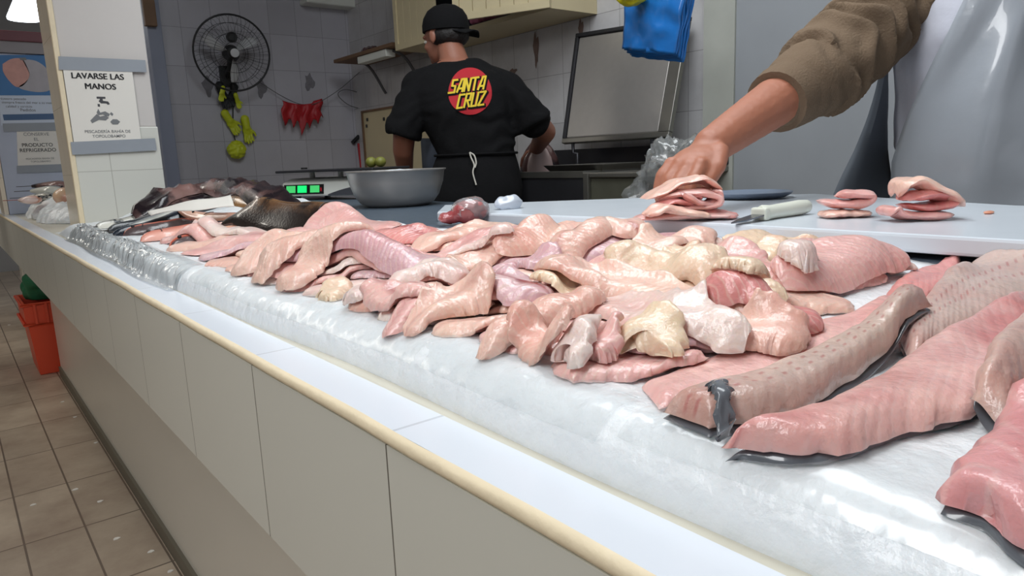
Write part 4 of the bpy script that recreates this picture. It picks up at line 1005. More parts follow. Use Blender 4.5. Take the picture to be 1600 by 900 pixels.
def pslab(pxs, d, name, m, par, th=.001): return MB().prism([onp(u, v, d) for u, v in pxs], (0, -th, 0)).build(name, m, par, smooth=False)
pslab([(-8, 86), (104, 86), (108, 196), (2, 196)], .001, 'sheet', M['poster_pale'], ps)
pslab([(-8, 86), (104, 86), (107, 149), (-2, 149)], .003, 'picture_ground', M['poster_blue'], ps)
pslab([tuple(q_) for q_ in spline([(4, 100), (18, 92), (34, 92), (42, 104), (46, 118), (38, 132), (26, 136), (14, 126), (5, 112)] + [(4, 100), (18, 92), (34, 92), (42, 104), (46, 118), (38, 132), (26, 136), (14, 126), (5, 112)][:1], 40)[:-1]], .0045, 'fish_flesh_picture', M['poster_fish'], ps)
pslab([tuple(q_) for q_ in spline([(34, 92), (58, 96), (76, 112), (80, 138), (62, 144), (36, 140), (30, 135), (40, 128), (46, 116)] + [(34, 92), (58, 96), (76, 112), (80, 138), (62, 144), (36, 140), (30, 135), (40, 128), (46, 116)][:1], 40)[:-1]], .0045, 'fish_body_picture', M['poster_fish_grey'], ps)
pslab([(30, 90), (40, 90), (42, 94), (32, 94)], .005, 'fin_picture', M['ink_grey'], ps)
pslab([(4, 179), (104, 177), (106, 186), (6, 188)], .003, 'navy_band', M['poster_navy'], ps)
pp = np.dot(np.array([.4, YP, 1.4]) - CAMP, FW) / F
for txt, px_, py_, h_ in (('Nuestro pescado', 20, 156, 5), ('siempre fresco del mar a su mesa', 44, 162, 5), ('calidad y servicio', 30, 168, 5), ('Pedidos', 44, 174, 6.5)):
    o_ = onp(px_, py_, .003); MB().text(txt, o_, X_, Z_, h_ * pp).build('small_print', M['ink_grey'], ps, smooth=False, fixn=False)
sg = thing('taped_notice', tuple(onp(62, 262)), 'white notice about keeping the product cold, taped below the fish poster', 'sign')
pslab([(26, 202), (98, 200), (101, 262), (28, 262)], .002, 'page', M['paper'], sg)
pslab([(4, 193), (104, 191), (106, 204), (6, 206)], .0045, 'tape', M['duct'], sg)
pslab([(26, 259), (106, 256), (107, 268), (27, 271)], .0045, 'tape', M['duct'], sg)
for txt, px_, py_, h_, b_ in (('CONSERVE', 57, 212, 7.5, .0), ('EL', 57, 220, 7.5, 0), ('PRODUCTO', 59, 229, 8.2, .02), ('REFRIGERADO', 60, 237, 8.2, .02), ('PESCADERÍA BAHÍA DE', 63, 249, 4, 0), ('TOPOLOBAMPO', 64, 253.5, 4, 0)):
    MB().text(txt, onp(px_, py_, .0035), X_, Z_, h_ * .92 * pp, bold=b_ * .4).build('lettering', M['ink'] if b_ else M['ink_grey'], sg, smooth=False, fixn=False)
# lamp on the ceiling of the aisle
LZ = 2.40; LX = atz(38, 32, LZ)
lp = thing('ceiling_lamp', (LX[0], LX[1], LZ), 'lit white tube lamp hanging over the aisle, top left', 'lamp')
MB().box((LX[0] - .10, LX[1] - 1.3, LZ + .035), (LX[0] + .10, LX[1] + .06, LZ + .09)).build('housing', M['white_plastic'], lp, smooth=False, bevel=.006)
e_ = [(LX[0] + .125 * math.cos(t), LX[1] + .10 * math.sin(t), LZ) for t in np.linspace(0, math.pi, 12)] + [(LX[0] - .125, LX[1] - 1.3, LZ), (LX[0] + .125, LX[1] - 1.3, LZ)]
MB().prism(e_, (0, 0, .034)).build('diffuser', M['lamp'], lp, smooth=False, bevel=.010)
for y_ in (-.2, -1.1): MB().tube([(LX[0], LX[1] + y_, LZ + .085), (LX[0], LX[1] + y_, 3.0)], .008, n=8).build('rod', M['fan_black'], lp)

# ice and fish behind the pillar
def mound(name, pts, zb, mm, label, seed, amp=.012, kind='stuff', cat='ice', voxel=.012):
    b_ = MB()
    for c_, r_ in pts: b_.ell(c_, r_, n=20, m=12)
    b_ = remeshed(b_, voxel, 3, lambda p_: amp * N(p_, 22, seed) + amp * .5 * N(p_, 55, seed)); b_.v = [(v[0], v[1], max(v[2], zb)) for v in b_.v]
    o_ = b_.build(name, mm); return tag(o_, label, cat, kind=kind)
mound('ice_heap', [((.46, 3.75, ZT), (.15, .30, .085)), ((.52, 4.2, ZT), (.21, .50, .11)), ((.42, 4.35, ZT), (.09, .3, .05))], ZT + .0005, M['ice'], 'heap of crushed ice behind the pillar under the posters', 3)
def wfish(h, t, z, hw, T, m, label, fin='fin', group='fish on the ice behind the pillar'):
    h = np.array(h, float); t = np.array(t, float); g_ = thing('whole_fish', (h[0], h[1], z), label, 'fish', group)
    n_ = 18; rr = []; d = (t - h); L_ = np.linalg.norm(d); d /= L_; nn = np.array([-d[1], d[0]])
    for i in range(n_):
        s_ = i / (n_ - 1); w_ = hw * max(.06, min(1, (s_ / .3) ** .6)) * (1 - .8 * max(0, (s_ - .35) / .65) ** 1.3); k_ = T / 2 * (w_ / hw) ** .7
        rr.append([np.array([*(h + d * L_ * s_ + nn * w_ * math.cos(a)), z + T / 2 + k_ * math.sin(a)]) for a in np.linspace(0, 2 * math.pi, 15)[:-1]])
    mb_ = MB().rings(rr); uvs = [(i // 14 / n_ * L_, math.cos(2 * math.pi * (i % 14) / 14)) for i in range(len(mb_.v))]
    mb_.build('body', M[m], g_, uvs=uvs)
    e = t; k_ = hw * .9
    po = [e - nn * hw * .15, e + nn * hw * .15, e + nn * k_ + d * k_ * 1.1, e + d * k_ * .5, e - nn * k_ + d * k_ * 1.1]
    MB().prism([(q_[0], q_[1], z + T / 2) for q_ in po], (0, 0, .003)).build('tail_fin', M[fin], g_, smooth=False)
    ep = h + d * L_ * .1 - nn * hw * .3; MB().ell((ep[0], ep[1], z + T * .86), (hw * .12, hw * .12, .004), n=10, m=6).build('eye', M['eye'], g_)
Yb = 4.25
def wb(px, py, y=Yb): return atY(px, py, y)
for (h_, t_, y_, hw_, T_, mm, lab, fi) in (
    ((60, 312), (30, 309), 4.0, .05, .04, 'fish_orange', 'pale pink fish lowest on the ice under the notice', 'fin_red'),
    ((88, 308), (40, 304), 4.15, .05, .045, 'fish_silver', 'striped grey fish in the middle of the far pile', 'fin'),
    ((100, 298), (48, 294), 4.3, .055, .05, 'fish_blue', 'dark fish near the top of the far pile', 'fin'),
    ((112, 290), (50, 288), 4.45, .055, .05, 'fish_ray', 'topmost brown-black fish of the far pile', 'fin')):
    H0, T0 = wb(*h_, y_), wb(*t_, y_ + .1); wfish(H0[:2], T0[:2], H0[2] - .02, hw_, T_, mm, lab, fi)
q = wb(104, 307, 3.85)
o = MB().ell((q[0], q[1], q[2]), (.055, .05, .042), n=24, m=16); o.v = [tuple(np.array(v) + .004 * N(v, 30)) for v in o.v]
o = o.build('fish_steak', M['flesh_plain']); o.color = s2l((238, 205, 170)) + (.5,); tag(o, 'cut pale fish piece with a red core beside the pillar, on the far ice', 'fish piece')
# crate under the counter
q = atz(92, 572, 0.0); cy = 4.72
g = thing('crate', (.38, cy, 0), 'orange-red plastic crate under the far end of the counter', 'crate')
x0, x1, y0_, y1_ = .245, .50, 4.46, 4.86; hc = .40
mb_ = MB()
def rectr(ins, z): return [(x0 + ins, y0_ + ins, z), (x1 - ins, y0_ + ins, z), (x1 - ins, y1_ - ins, z), (x0 + ins, y1_ - ins, z)]
mb_.rings([rectr(.03, 0), rectr(.012, hc * .68), rectr(.004, hc * .70), rectr(0, hc), rectr(.012, hc), rectr(.02, hc * .7), rectr(.04, .012)])
mb_.build('shell', M['orange'], g, smooth=False, bevel=.004)
for z_ in (hc * .72, hc * .98): MB().tube([(x0 - .004, y0_ - .004, z_), (x1 + .004, y0_ - .004, z_), (x1 + .004, y1_ + .004, z_), (x0 - .004, y1_ + .004, z_)], .009, n=8, closed=True).build('rib', M['orange'], g)
for x_ in np.linspace(x0 + .05, x1 - .05, 4): MB().box((x_ - .006, y0_ - .010, hc * .72), (x_ + .006, y0_ - .002, hc * .98)).build('strut', M['orange'], g, smooth=False)
gb = MB().ell((.36, 4.66, hc + .05), (.10, .14, .09), n=24, m=16).ell((.33, 4.60, hc + .10), (.06, .09, .06), n=20, m=12)
gb = remeshed(gb, .010, 3, lambda p_: .010 * N(p_, 22, 5)); gb.v = [(v[0], v[1], max(v[2], hc + .0)) for v in gb.v]
tag(gb.build('cloth_bundle', M['green']), 'green cloth bundle stuffed into the orange crate', 'cloth')
# scraps on the floor
for i, (px_, py_) in enumerate([(52, 789), (118, 765), (156, 784), (150, 692), (117, 652), (98, 628), (236, 862), (266, 893), (182, 842), (14, 508)]):
    q = atz(px_, py_, 0); r_ = .006 + .003 * random.random(); ag = random.random() * 3
    o = MB().prism([(q[0] + r_ * math.cos(ag + a_) * (1 + .5 * (k_ % 2)), q[1] + r_ * math.sin(ag + a_), .0003) for k_, a_ in enumerate(np.linspace(0, 6.28, 7)[:-1])], (0, 0, .002)).build('floor_scrap', M['paper'], smooth=False)
    tag(o, 'small white scrap fallen on the brown tiled floor', 'scrap', 'white scraps on the floor')

# ------------------------------------------------------------------ end wall: fan, gloves, line
YW = 5.2
def onw(px, py, d=0.0): return atY(px, py, YW - d)
def wpx(y): return np.dot(np.array([1.7, y, 1.6]) - CAMP, FW) / F
C0 = onw(363, 83, .20); R0 = 56 * wpx(5.0)
g = thing('wall_fan', (C0[0], YW, C0[2]), 'black wall fan with wire guard and pale blades on the end wall', 'fan')
nv = np.array([-.10, -1, -.12]); nv /= np.linalg.norm(nv)
fu = np.cross(nv, (0, 0, 1)); fu /= np.linalg.norm(fu); fv = np.cross(fu, nv)
if fv[2] < 0: fv = -fv
def fp(r_, a_, d=0): return C0 + r_ * (math.cos(a_) * fu + math.sin(a_) * fv) + nv * d
cir = lambda r_, d, n_=48: [fp(r_, 2 * math.pi * i / n_, d) for i in range(n_)]
MB().tube(cir(R0, 0), .0065, n=8, closed=True).build('guard_rim', M['fan_black'], g)
gw = MB()
for r_, d in ((R0 * .78, .045), (R0 * .52, .065), (R0 * .28, .07)): gw.tube(cir(r_, d), .0016, n=5, closed=True)
for i in range(48):
    a_ = 2 * math.pi * i / 48
    gw.tube([fp(R0, a_, 0), fp(R0 * .92, a_ + .04, .03), fp(R0 * .6, a_ + .1, .062), fp(R0 * .2, a_ + .14, .07)], .0009, n=4)
gw.build('front_guard', M['fan_black'], g)
gw = MB()
for r_, d in ((R0 * .8, -.06), (R0 * .5, -.08)): gw.tube(cir(r_, d), .0016, n=5, closed=True)
for i in range(24):
    a_ = 2 * math.pi * i / 24; gw.tube([fp(R0, a_, 0), fp(R0 * .85, a_, -.055), fp(R0 * .3, a_, -.085)], .0010, n=4)
gw.build('rear_guard', M['fan_black'], g)
for k_, a0 in enumerate((-1.75, .35, 2.45)):
    rows = []
    for i in range(10):
        r_ = R0 * (.16 + .62 * i / 9); wd = .50 * math.sin(math.pi * (.25 + .62 * i / 9)) * (1 if i else .6)
        rows.append([fp(r_, a0 + wd * (j / 6 - .5) + .18 * i / 9, -.012 + .030 * (j / 6 - .5)) for j in range(7)])
    b_ = MB().grid(rows).build('blade', M['blade'], g); so = b_.modifiers.new('th', 'SOLIDIFY'); so.thickness = .003
MB().lathe([(0, -.09), (.05, -.085), (.055, -.03), (.038, .0), (.036, .045), (.018, .055), (0, .056)], C0, n=24, axis=nv, cap=False).build('motor', M['fan_black'], g)
MB().lathe([(0, .072), (.028, .072), (.028, .078), (0, .080)], C0, n=24, axis=nv, cap=False).build('guard_badge', M['blade'], g)
MB().tube([fp(0, 0, -.06), fp(.09, -1.57, -.10), np.array([C0[0] + .01, YW - .01, C0[2] - .13])], .020, n=10).build('wall_arm', M['fan_black'], g)
MB().box((C0[0] - .04, YW - .022, C0[2] - .20), (C0[0] + .06, YW - .001, C0[2] - .06)).build('wall_plate', M['fan_black'], g, smooth=False, bevel=.004)
MB().lathe([(0, 0), (.03, 0), (.035, .05), (.022, .07), (0, .07)], fp(.10, 1.57, -.02), n=16, axis=nv, cap=False).build('switch_box', M['fan_black'], g)
# gloves
def glove(name, px, py, sc, m, label, group, tilt=0, d=.03, cuff=None, upd=-1):
    o_ = onw(px, py, d); k_ = sc
    ca, sa = math.cos(tilt), math.sin(tilt)
    def q_(u, v, w_=0): return o_ + X_ * (u * ca - v * sa) * k_ + Z_ * (u * sa + v * ca) * k_ + np.array([0, -w_ * k_, 0])
    b_ = MB(); b_.ell(q_(0, 0), (.045 * k_, .022 * k_, .05 * k_), n=14, m=10)
    for i, (u, L_) in enumerate(((-.033, .06), (-.011, .075), (.011, .07), (.033, .055))):
        capsule(b_, [q_(u * .9, upd * .03), q_(u * 1.15, upd * (.05 + L_ * .6), .006), q_(u * 1.2, upd * (.05 + L_), .012)], [.012 * k_, .011 * k_, .009 * k_], n=8)
    capsule(b_, [q_(.03, upd * .0), q_(.06, upd * .03, .008), q_(.068, upd * .06, .012)], [.014 * k_, .012 * k_, .010 * k_], n=8)
    capsule(b_, [q_(0, -upd * .02), q_(0, -upd * .10)], [.036 * k_, .040 * k_], n=12)
    b_ = remeshed(b_, .005, 2, lambda p_: .002 * N(p_, 60, 1)); o2 = b_.build(name, M[m]); tag(o2, label, 'glove', group)
    if cuff: pass
    return o2
glove('glove', 349, 150, .72, 'dark_glove', 'dark glove hanging left under the fan', 'gloves on the end wall', .25)
glove('glove', 347, 147, .42, 'lime', 'small lime-green glove tucked over the dark pair under the fan', 'gloves on the end wall', -.3, d=.075)
glove('glove', 363, 150, .66, 'dark_glove', 'dark glove hanging right under the fan', 'gloves on the end wall', -.35)
glove('glove', 371, 158, .42, 'lime', 'lime finger tip glove hanging at the right of the dark pair', 'gloves on the end wall', .2, d=.06)
MB().tube([onw(363, 150, .02), onw(364, 178, .015), onw(366, 190, .02)], .002, n=6)
glove('glove', 361, 192, .72, 'lime', 'crumpled lime glove at the top of the lower bunch', 'gloves on the end wall', .5)
glove('glove', 386, 203, .75, 'lime', 'lime glove hanging to the right in the lower bunch', 'gloves on the end wall', .1)
b_ = MB().ell(onw(370, 234, .05), (.065, .045, .062), n=24, m=16); b_ = remeshed(b_, .005, 1, lambda p_: .010 * N(p_, 45, 6))
tag(b_.build('lime_bag', M['lime']), 'round lime-green mesh bag lowest under the fan', 'bag')
tag(MB().tube([onw(364, 160, .02), onw(364, 205, .03), onw(368, 222, .045)], .004, n=6).build('cord', M['dark_glove']), 'dark cord the lime gloves hang by below the fan', 'cord')
# line with red gloves, hanger
LP = [(405, 128), (440, 150), (470, 163), (495, 161), (530, 140), (565, 110), (580, 98)]
line = MB().tube(spline([onw(u, v, .03 + .02 * i) for i, (u, v) in enumerate(LP)], 30), .0028, n=6); tag(line.build('clothes_line', M['wire']), 'thin line sagging across the end wall with a red rag on it', 'line')
rag = []
for i in range(25):
    u = 441 + 62 * i / 24; top_ = 157 + 6 * math.sin(math.pi * i / 24) - (3 if i > 18 else 0); ln_ = 32 + 7 * math.sin(i * 1.3) + (10 if 10 < i < 14 else 0) - (6 if i % 5 == 0 else 0)
    rag.append([onw(u + 2 * math.sin(j), top_ + ln_ * j / 8, .085 + .010 * math.sin(i * .9 + j * .2)) for j in range(9)])
o = MB().grid(rag).build('red_rag', M['red_rubber']); so = o.modifiers.new('th', 'SOLIDIFY'); so.thickness = .003; tag(o, 'red rag with ragged fingers hanging on the line', 'rag')
hg = MB().tube([onw(u, v, .06) for u, v in ((578, 100), (572, 130), (566, 148))], .003, n=6)
hg.tube(spline([onw(u, v, .06) for u, v in ((566, 146), (540, 140), (528, 148), (545, 164), (570, 170), (587, 164), (583, 152), (566, 146))], 40), .003, n=6)
tag(hg.build('wire_hanger', M['wire']), 'bent wire hanger under the shelf in the corner', 'hanger')
# wooden strip and lamp at top
a, b2 = onw(222, -6, .13), onw(236, 40, .13)
o = MB().box((a[0], YW - .128, b2[2]), (a[0] + .07, YW - .082, a[2] + .3)).build('wooden_strip', M['wood'], smooth=False, bevel=.003); tag(o, 'brown wooden strip fixed at the top of the grey-blue corner trim', 'strip')
a = onw(478, 4, .12); b2 = onw(572, 2, .12)
g = thing('wall_lamp', (a[0], YW, a[2]), 'unlit white lamp housing high on the end wall', 'lamp')
MB().box((a[0], YW - .14, a[2] + .0), (b2[0], YW - .001, a[2] + .12)).build('housing', M['white_plastic'], g, smooth=False, bevel=.01)
MB().box((b2[0] - .01, YW - .13, a[2] - .012), (b2[0] + .05, YW - .02, a[2] + .1)).build('end_cap', M['black'], g, smooth=False, bevel=.006)
# ------------------------------------------------------------------ back wall: shelf, cabinet, panel, sink, lid
XW = 2.62
def onb(px, py, d=0.0): return atX(px, py, XW - d)
g = thing('corner_shelf', tuple(onb(620, 96, .1)), 'brown wooden shelf in the corner left of the cabinet', 'shelf')
A, B_ = onb(572, 99, .02), onb(668, 88, .02)
MB().box((XW - .28, B_[1], A[2] - .012), (XW - .002, A[1], A[2] + .012)).build('board', M['wood'], g, smooth=False, bevel=.003)
MB().box((XW - .27, B_[1] + .1, A[2] - .06), (XW - .20, A[1] - .35, A[2] - .014)).build('white_rail', M['white_plastic'], g, smooth=False, bevel=.004)
for y_ in (A[1] - .25, A[1] - .75):
    MB().tube(spline([(XW - .22, y_, A[2] - .02), (XW - .12, y_, A[2] - .07), (XW - .012, y_, A[2] - .24)], 10), .010, n=8).build('bracket', M['wire'], g)
b_ = remeshed(MB().ell((XW - .15, A[1] - .33, A[2] + .035), (.06, .09, .03), n=16, m=10), .006, 1, lambda p_: .010 * N(p_, 50)); b_.v = [(v[0], v[1], max(v[2], A[2] + .0125)) for v in b_.v]
tag(b_.build('brown_bundle', M['fish_ray']), 'small brown bundle lying on the corner shelf', 'bundle')
# cabinet
XC = 2.30
def onc(px, py, x=XC): return atX(px, py, x)
yL, yM, yN, yR = onc(617, 60)[1], onc(680, 60)[1], onc(752, 40)[1], onc(857, 20)[1]
zb_ = onc(617, 80)[2]; zt_ = 2.45
g = thing('wall_cabinet', (XC, (yL + yR) / 2, zb_), 'cream wooden wall cabinet with beaded doors above the man in black', 'cabinet')
mb_ = MB().box((XC + .02, yR, zb_), (XW - .001, yL, zb_ + .025)).box((XC + .02, yR, zb_ + .025), (XW - .001, yR + .02, zt_)).box((XC + .02, yL - .02, zb_ + .025), (XW - .001, yL, zt_)).box((XC + .02, yR, zt_), (XW - .001, yL, zt_ + .02))
mb_.build('case', M['cream'], g, smooth=False)
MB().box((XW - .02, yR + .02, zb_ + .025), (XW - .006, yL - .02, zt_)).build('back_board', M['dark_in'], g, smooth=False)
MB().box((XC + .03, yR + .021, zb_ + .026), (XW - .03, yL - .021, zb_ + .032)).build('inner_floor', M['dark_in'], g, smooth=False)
def beaddoor(o_, ux, wd, h_, name, nb):
    """frame and beaded boards; ux along the width"""
    ux = np.array(ux, float); nn = np.cross(ux, Z_); b_ = MB(); fw = .035
    b_.obox(o_, ux * wd, Z_ * fw, nn * .02).obox(o_ + Z_ * (h_ - fw), ux * wd, Z_ * fw, nn * .02).obox(o_ + Z_ * fw, ux * fw, Z_ * (h_ - 2 * fw), nn * .02).obox(o_ + ux * (wd - fw) + Z_ * fw, ux * fw, Z_ * (h_ - 2 * fw), nn * .02)
    st = (wd - 2 * fw) / nb
    for i in range(nb): b_.obox(o_ + ux * (fw + st * i + .002) + Z_ * fw, ux * (st - .004), Z_ * (h_ - 2 * fw), nn * .013)
    b_.obox(o_ + ux * fw + Z_ * fw, ux * (wd - 2 * fw), Z_ * (h_ - 2 * fw), nn * .006)
    return b_.build(name, M['cream'], g, smooth=False)
beaddoor(np.array([XC + .018, yL, zb_]), (0, -1, 0), yL - yM, zt_ - zb_, 'door', 5)
aa = -.42
beaddoor(np.array([XC + .018 - math.sin(-aa) * (yN - yR), yR + math.cos(aa) * (yN - yR), zb_]), (math.sin(-aa), -math.cos(aa), 0), yN - yR, zt_ - zb_, 'door', 6)
b_ = remeshed(MB().ell((XC + .16, (yM + yN) / 2 - .08, zb_ + .10), (.09, .14, .066), n=18, m=12), .008, 1, lambda p_: .014 * N(p_, 30)); b_.v = [(v[0], v[1], max(v[2], zb_ + .033)) for v in b_.v]
tag(b_.build('pink_bag', M['pink_bag']), 'pink plastic bag inside the open cabinet', 'bag')
# cream low door on the back wall behind the man's left arm
A, B_ = onb(566, 176, .03), onb(648, 176, .03); zlo = .55
g = thing('panel_door', (XW, (A[1] + B_[1]) / 2, zlo), 'cream panel in a dark frame standing on the back wall behind the left arm', 'panel')
MB().box((XW - .03, B_[1] - .3, zlo), (XW - .001, A[1], A[2])).build('panel', M['cream'], g, smooth=False, bevel=.003)
fr = MB().box((XW - .04, A[1] - .014, zlo), (XW - .001, A[1] + .006, A[2] + .012)).box((XW - .04, B_[1] - .3, A[2] - .002), (XW - .001, A[1] - .014, A[2] + .012)); fr.build('frame', M['wood'], g, smooth=False)
for px_, py_ in ((574, 187), (573, 197), (600, 186)): 
    q = onb(px_, py_, .031); MB().box((q[0] - .006, q[1] - .012, q[2] - .012), (q[0] + .002, q[1] + .008, q[2] + .012)).build('catch', M['black'], g, smooth=False, bevel=.002)
q = onw(556, 220, .03); g = thing('squeegee', (q[0], YW - .03, q[2] - .25), 'red-handled brush with a black grip hanging in the corner', 'brush')
MB().tube([q + Z_ * -.02 + X_ * .02, q + Z_ * -.28 + X_ * .03], .010, n=8).build('red_shaft', M['red_rubber'], g)
MB().tube([q + X_ * -.03 + Z_ * -.015, q + X_ * .03 + Z_ * .035], .016, n=8).build('grip', M['black'], g)
# sink
XS0, XS1 = 2.02, 2.58
A, B_ = atX(795, 270, XS0), atX(1000, 262, XS0); zs = .5 * (A[2] + B_[2]) - .01
yl, yr = A[1] + .45, B_[1]
ysp = atX(912, 290, XS0)[1]
g = thing('sink_table', (2.3, (yl + yr) / 2, 0), 'dark stainless sink table along the back wall behind the man in black', 'sink')
MB().box((XS0, ysp, .25), (XS0 + .015, yl, zs)).build('front_panel', M['steel_dark'], g, smooth=False, bevel=.004)
MB().box((XS0 + .01, yr, .25), (XS0 + .025, ysp - .03, zs - .02)).build('side_panel', M['steel_green'], g, smooth=False, bevel=.004)
MB().box((XS0 - .006, ysp - .03, .0), (XS0 + .03, ysp - .001, zs)).build('leg', M['steel_old'], g, smooth=False, bevel=.003)
MB().box((XS0, yr, .0), (XS0 + .03, yr + .03, zs - .03)).build('leg', M['steel_old'], g, smooth=False, bevel=.003)
MB().box((XS0, yl - .03, 0), (XS0 + .03, yl, .25)).build('leg', M['steel_old'], g, smooth=False)
MB().box((XS0, yr, zs - .02), (XS1, ysp - .03, zs)).build('drainboard', M['steel_old'], g, smooth=False, bevel=.004)
rim = MB().box((XS0 - .004, ysp, zs - .02), (XS0 + .03, yl, zs + .006)).box((XS1 - .05, ysp, zs - .02), (XS1, yl, zs + .006)).box((XS0 + .03, yl - .04, zs - .02), (XS1 - .05, yl, zs + .006)).box((XS0 + .03, ysp, zs - .02), (XS1 - .05, ysp + .03, zs + .006)); rim.build('rim', M['steel_old'], g, smooth=False)
MB().box((XS0 + .03, ysp + .03, zs - .22), (XS1 - .05, yl - .04, zs - .20)).build('basin_floor', M['steel_dark'], g, smooth=False)
MB().box((XS1 - .02, yr, zs + .007), (XS1, yl, zs + .10)).build('splashback', M['steel_dark'], g, smooth=False, bevel=.003)
# tray on the drainboard
A, B_ = atX(880, 258, 2.25), atX(975, 254, 2.25)
trb = MB().box((2.12, B_[1], zs + .0008), (2.46, A[1] - .05, zs + .008)); trb.rings([[(2.10, B_[1] - .02, zs + .03), (2.48, B_[1] - .02, zs + .03), (2.48, A[1] - .03, zs + .03), (2.10, A[1] - .03, zs + .03)], [(2.12, B_[1], zs + .005), (2.46, B_[1], zs + .005), (2.46, A[1] - .05, zs + .005), (2.12, A[1] - .05, zs + .005)]])
tag(trb.build('steel_tray', M['steel_old'], smooth=False), 'flat steel tray on the sink drainboard under the steel lid', 'tray')
# steel lid leaning on the wall
BL, BR, TL, TR = atX(883, 226, 2.42), atX(1050, 216, 2.42), atX(905, 55, 2.57), atX(1082, 27, 2.57)
g = thing('steel_panel', tuple((BL + BR) / 2), 'tilted framed stainless steel panel against the back wall behind the blue bags', 'panel')
e1 = BR - BL; e2 = TL - BL; nn = np.cross(e1, e2); nn /= np.linalg.norm(nn)
if nn[0] > 0: nn = -nn
def lq(u, v, d=0): return BL * (1 - u) * (1 - v) + BR * u * (1 - v) + TR * u * v + TL * (1 - u) * v + nn * d
def lslab(u0, v0, u1, v1, d0, d1, name, m, bv=.003):
    return MB().prism([lq(u0, v0, d0), lq(u1, v0, d0), lq(u1, v1, d0), lq(u0, v1, d0)], nn * (d1 - d0)).build(name, M[m], g, smooth=False, bevel=bv)
lslab(.03, .05, .90, .965, .004, .016, 'sheet', 'steel', .008)
lslab(0, 0, 1, .045, 0, .026, 'frame', 'steel_old'); lslab(0, .965, 1, 1.0, 0, .026, 'frame', 'steel_dark')
lslab(0, .045, .028, .965, 0, .026, 'frame', 'steel_dark'); lslab(.905, .045, 1.0, .965, 0, .026, 'frame', 'steel_old')
for u in (.1, .85):
    q = lq(u, 0, .01); MB().tube([q, q + np.array([0, 0, -.045]), q + np.array([0, -.03, -.05]), q + np.array([0, -.03, -.10])], .008, n=8).build('hinge', M['steel_dark'], g)
# old stains and clips on the wall
for i, (px_, py_, w_, h_) in enumerate([(838, 78, .04, .16), (908, 48, .03, .10), (802, 112, .06, .03)]):
    q = onb(px_, py_, .0); b_ = MB().prism([(q[0] - .0004, q[1] + w_ * .5 * math.cos(a_) * (1 + .35 * math.sin(3 * a_)), q[2] + h_ * .5 * math.sin(a_) * (1 + .3 * math.cos(5 * a_))) for a_ in np.linspace(0, 6.28, 19)[:-1]], (-.003, 0, 0))
    tag(b_.build('adhesive_patch', mat('old_glue', (128, 108, 100), rough=.8, var=.3, vscale=30), smooth=False), ['long brown glue mark on the back wall right of the cap', 'glue mark high on the back wall left of the steel panel', 'small glue mark on the back wall beside the shoulder'][i], 'glue mark')
for i, (px_, py_) in enumerate([(325, 135), (408, 138), (483, 128)]):
    q = onw(px_, py_, 0); b_ = MB().prism([(q[0] + .035 * math.cos(a_) * (1 + .35 * math.sin(3 * a_ + i)), q[1] - .0004, q[2] + .06 * math.sin(a_) * (1 + .3 * math.cos(4 * a_ + i))) for a_ in np.linspace(0, 6.28, 19)[:-1]], (0, -.003, 0))
    tag(b_.build('adhesive_patch', mat('grey_glue', (126, 124, 130), rough=.8, var=.3, vscale=30), smooth=False), ['grey glue mark on the end wall left below the fan', 'grey glue mark on the end wall right below the fan', 'grey glue mark on the end wall above the red rag'][i], 'glue mark')
# blue bags
XBg = 1.95
def onk(px, py, x=XBg): return atX(px, py, x)
TLb, TRb, BLb, BRb = onk(988, -30), onk(1084, -30), onk(981, 88), onk(1063, 97)
g = thing('blue_bags', tuple((TLb + TRb) / 2), 'bundle of blue plastic bags hanging in front of the steel panel', 'bags')
nb_ = np.cross(TRb - TLb, Z_); nb_ /= np.linalg.norm(nb_)
if nb_[0] > 0: nb_ = -nb_
def bagsheet(d0, dz, sd, wv=.010):
    rows = []
    for i in range(25):
        row = []
        for j in range(19):
            u, v = j / 18, i / 24; p_ = TLb * (1 - u) * (1 - v) + TRb * u * (1 - v) + BLb * (1 - u) * v + BRb * u * v
            p_ = p_ + nb_ * (d0 + wv * N((u * 3, v * 4, 0), 1, sd) + wv * .6 * N((u * 9, v * 5, 0), 1, sd) + .012 * math.sin(u * 3.1)) + Z_ * (-dz * v + .006 * N((u * 6, 0, 0), 1, sd) * v)
            row.append(p_)
        rows.append(row)
    return rows
for i in range(5):
    o = MB().grid(bagsheet(.012 * i - .02, -.006 * i, 3 + i * 2)).build('bag_layer', M['blue_bag'], g); so = o.modifiers.new('th', 'SOLIDIFY'); so.thickness = .002
yb_ = onk(1000, -4, XBg - .05); b_ = remeshed(MB().ell(yb_ + nb_ * .04, (.05, .05, .03), n=16, m=10), .006, 1, lambda p_: .008 * N(p_, 50, 2))
b_.build('yellow_wrapper', M['yellow_bag'], g)
MB().tube([(TLb + TRb) / 2 + Z_ * -.02, (TLb + TRb) / 2 + Z_ * .3, np.array([XBg, TLb[1] - .1, 3.0])], .004, n=6).build('cord', M['string'], g)
# clear bag by the sink
q = atX(1055, 280, 1.98); b_ = MB().ell(q, (.07, .13, .13), n=56, m=40)
b_.v = [tuple(np.array(v) + (np.array(v) - q) * (.7 * N(v, 9, 4) + .55 * abs(N(v, 20, 1)) + .35 * abs(N(v, 45, 1)))) for v in b_.v]
tag(b_.build('clear_plastic_bag', M['film']), 'crumpled clear plastic bag hanging at the end of the sink', 'bag')

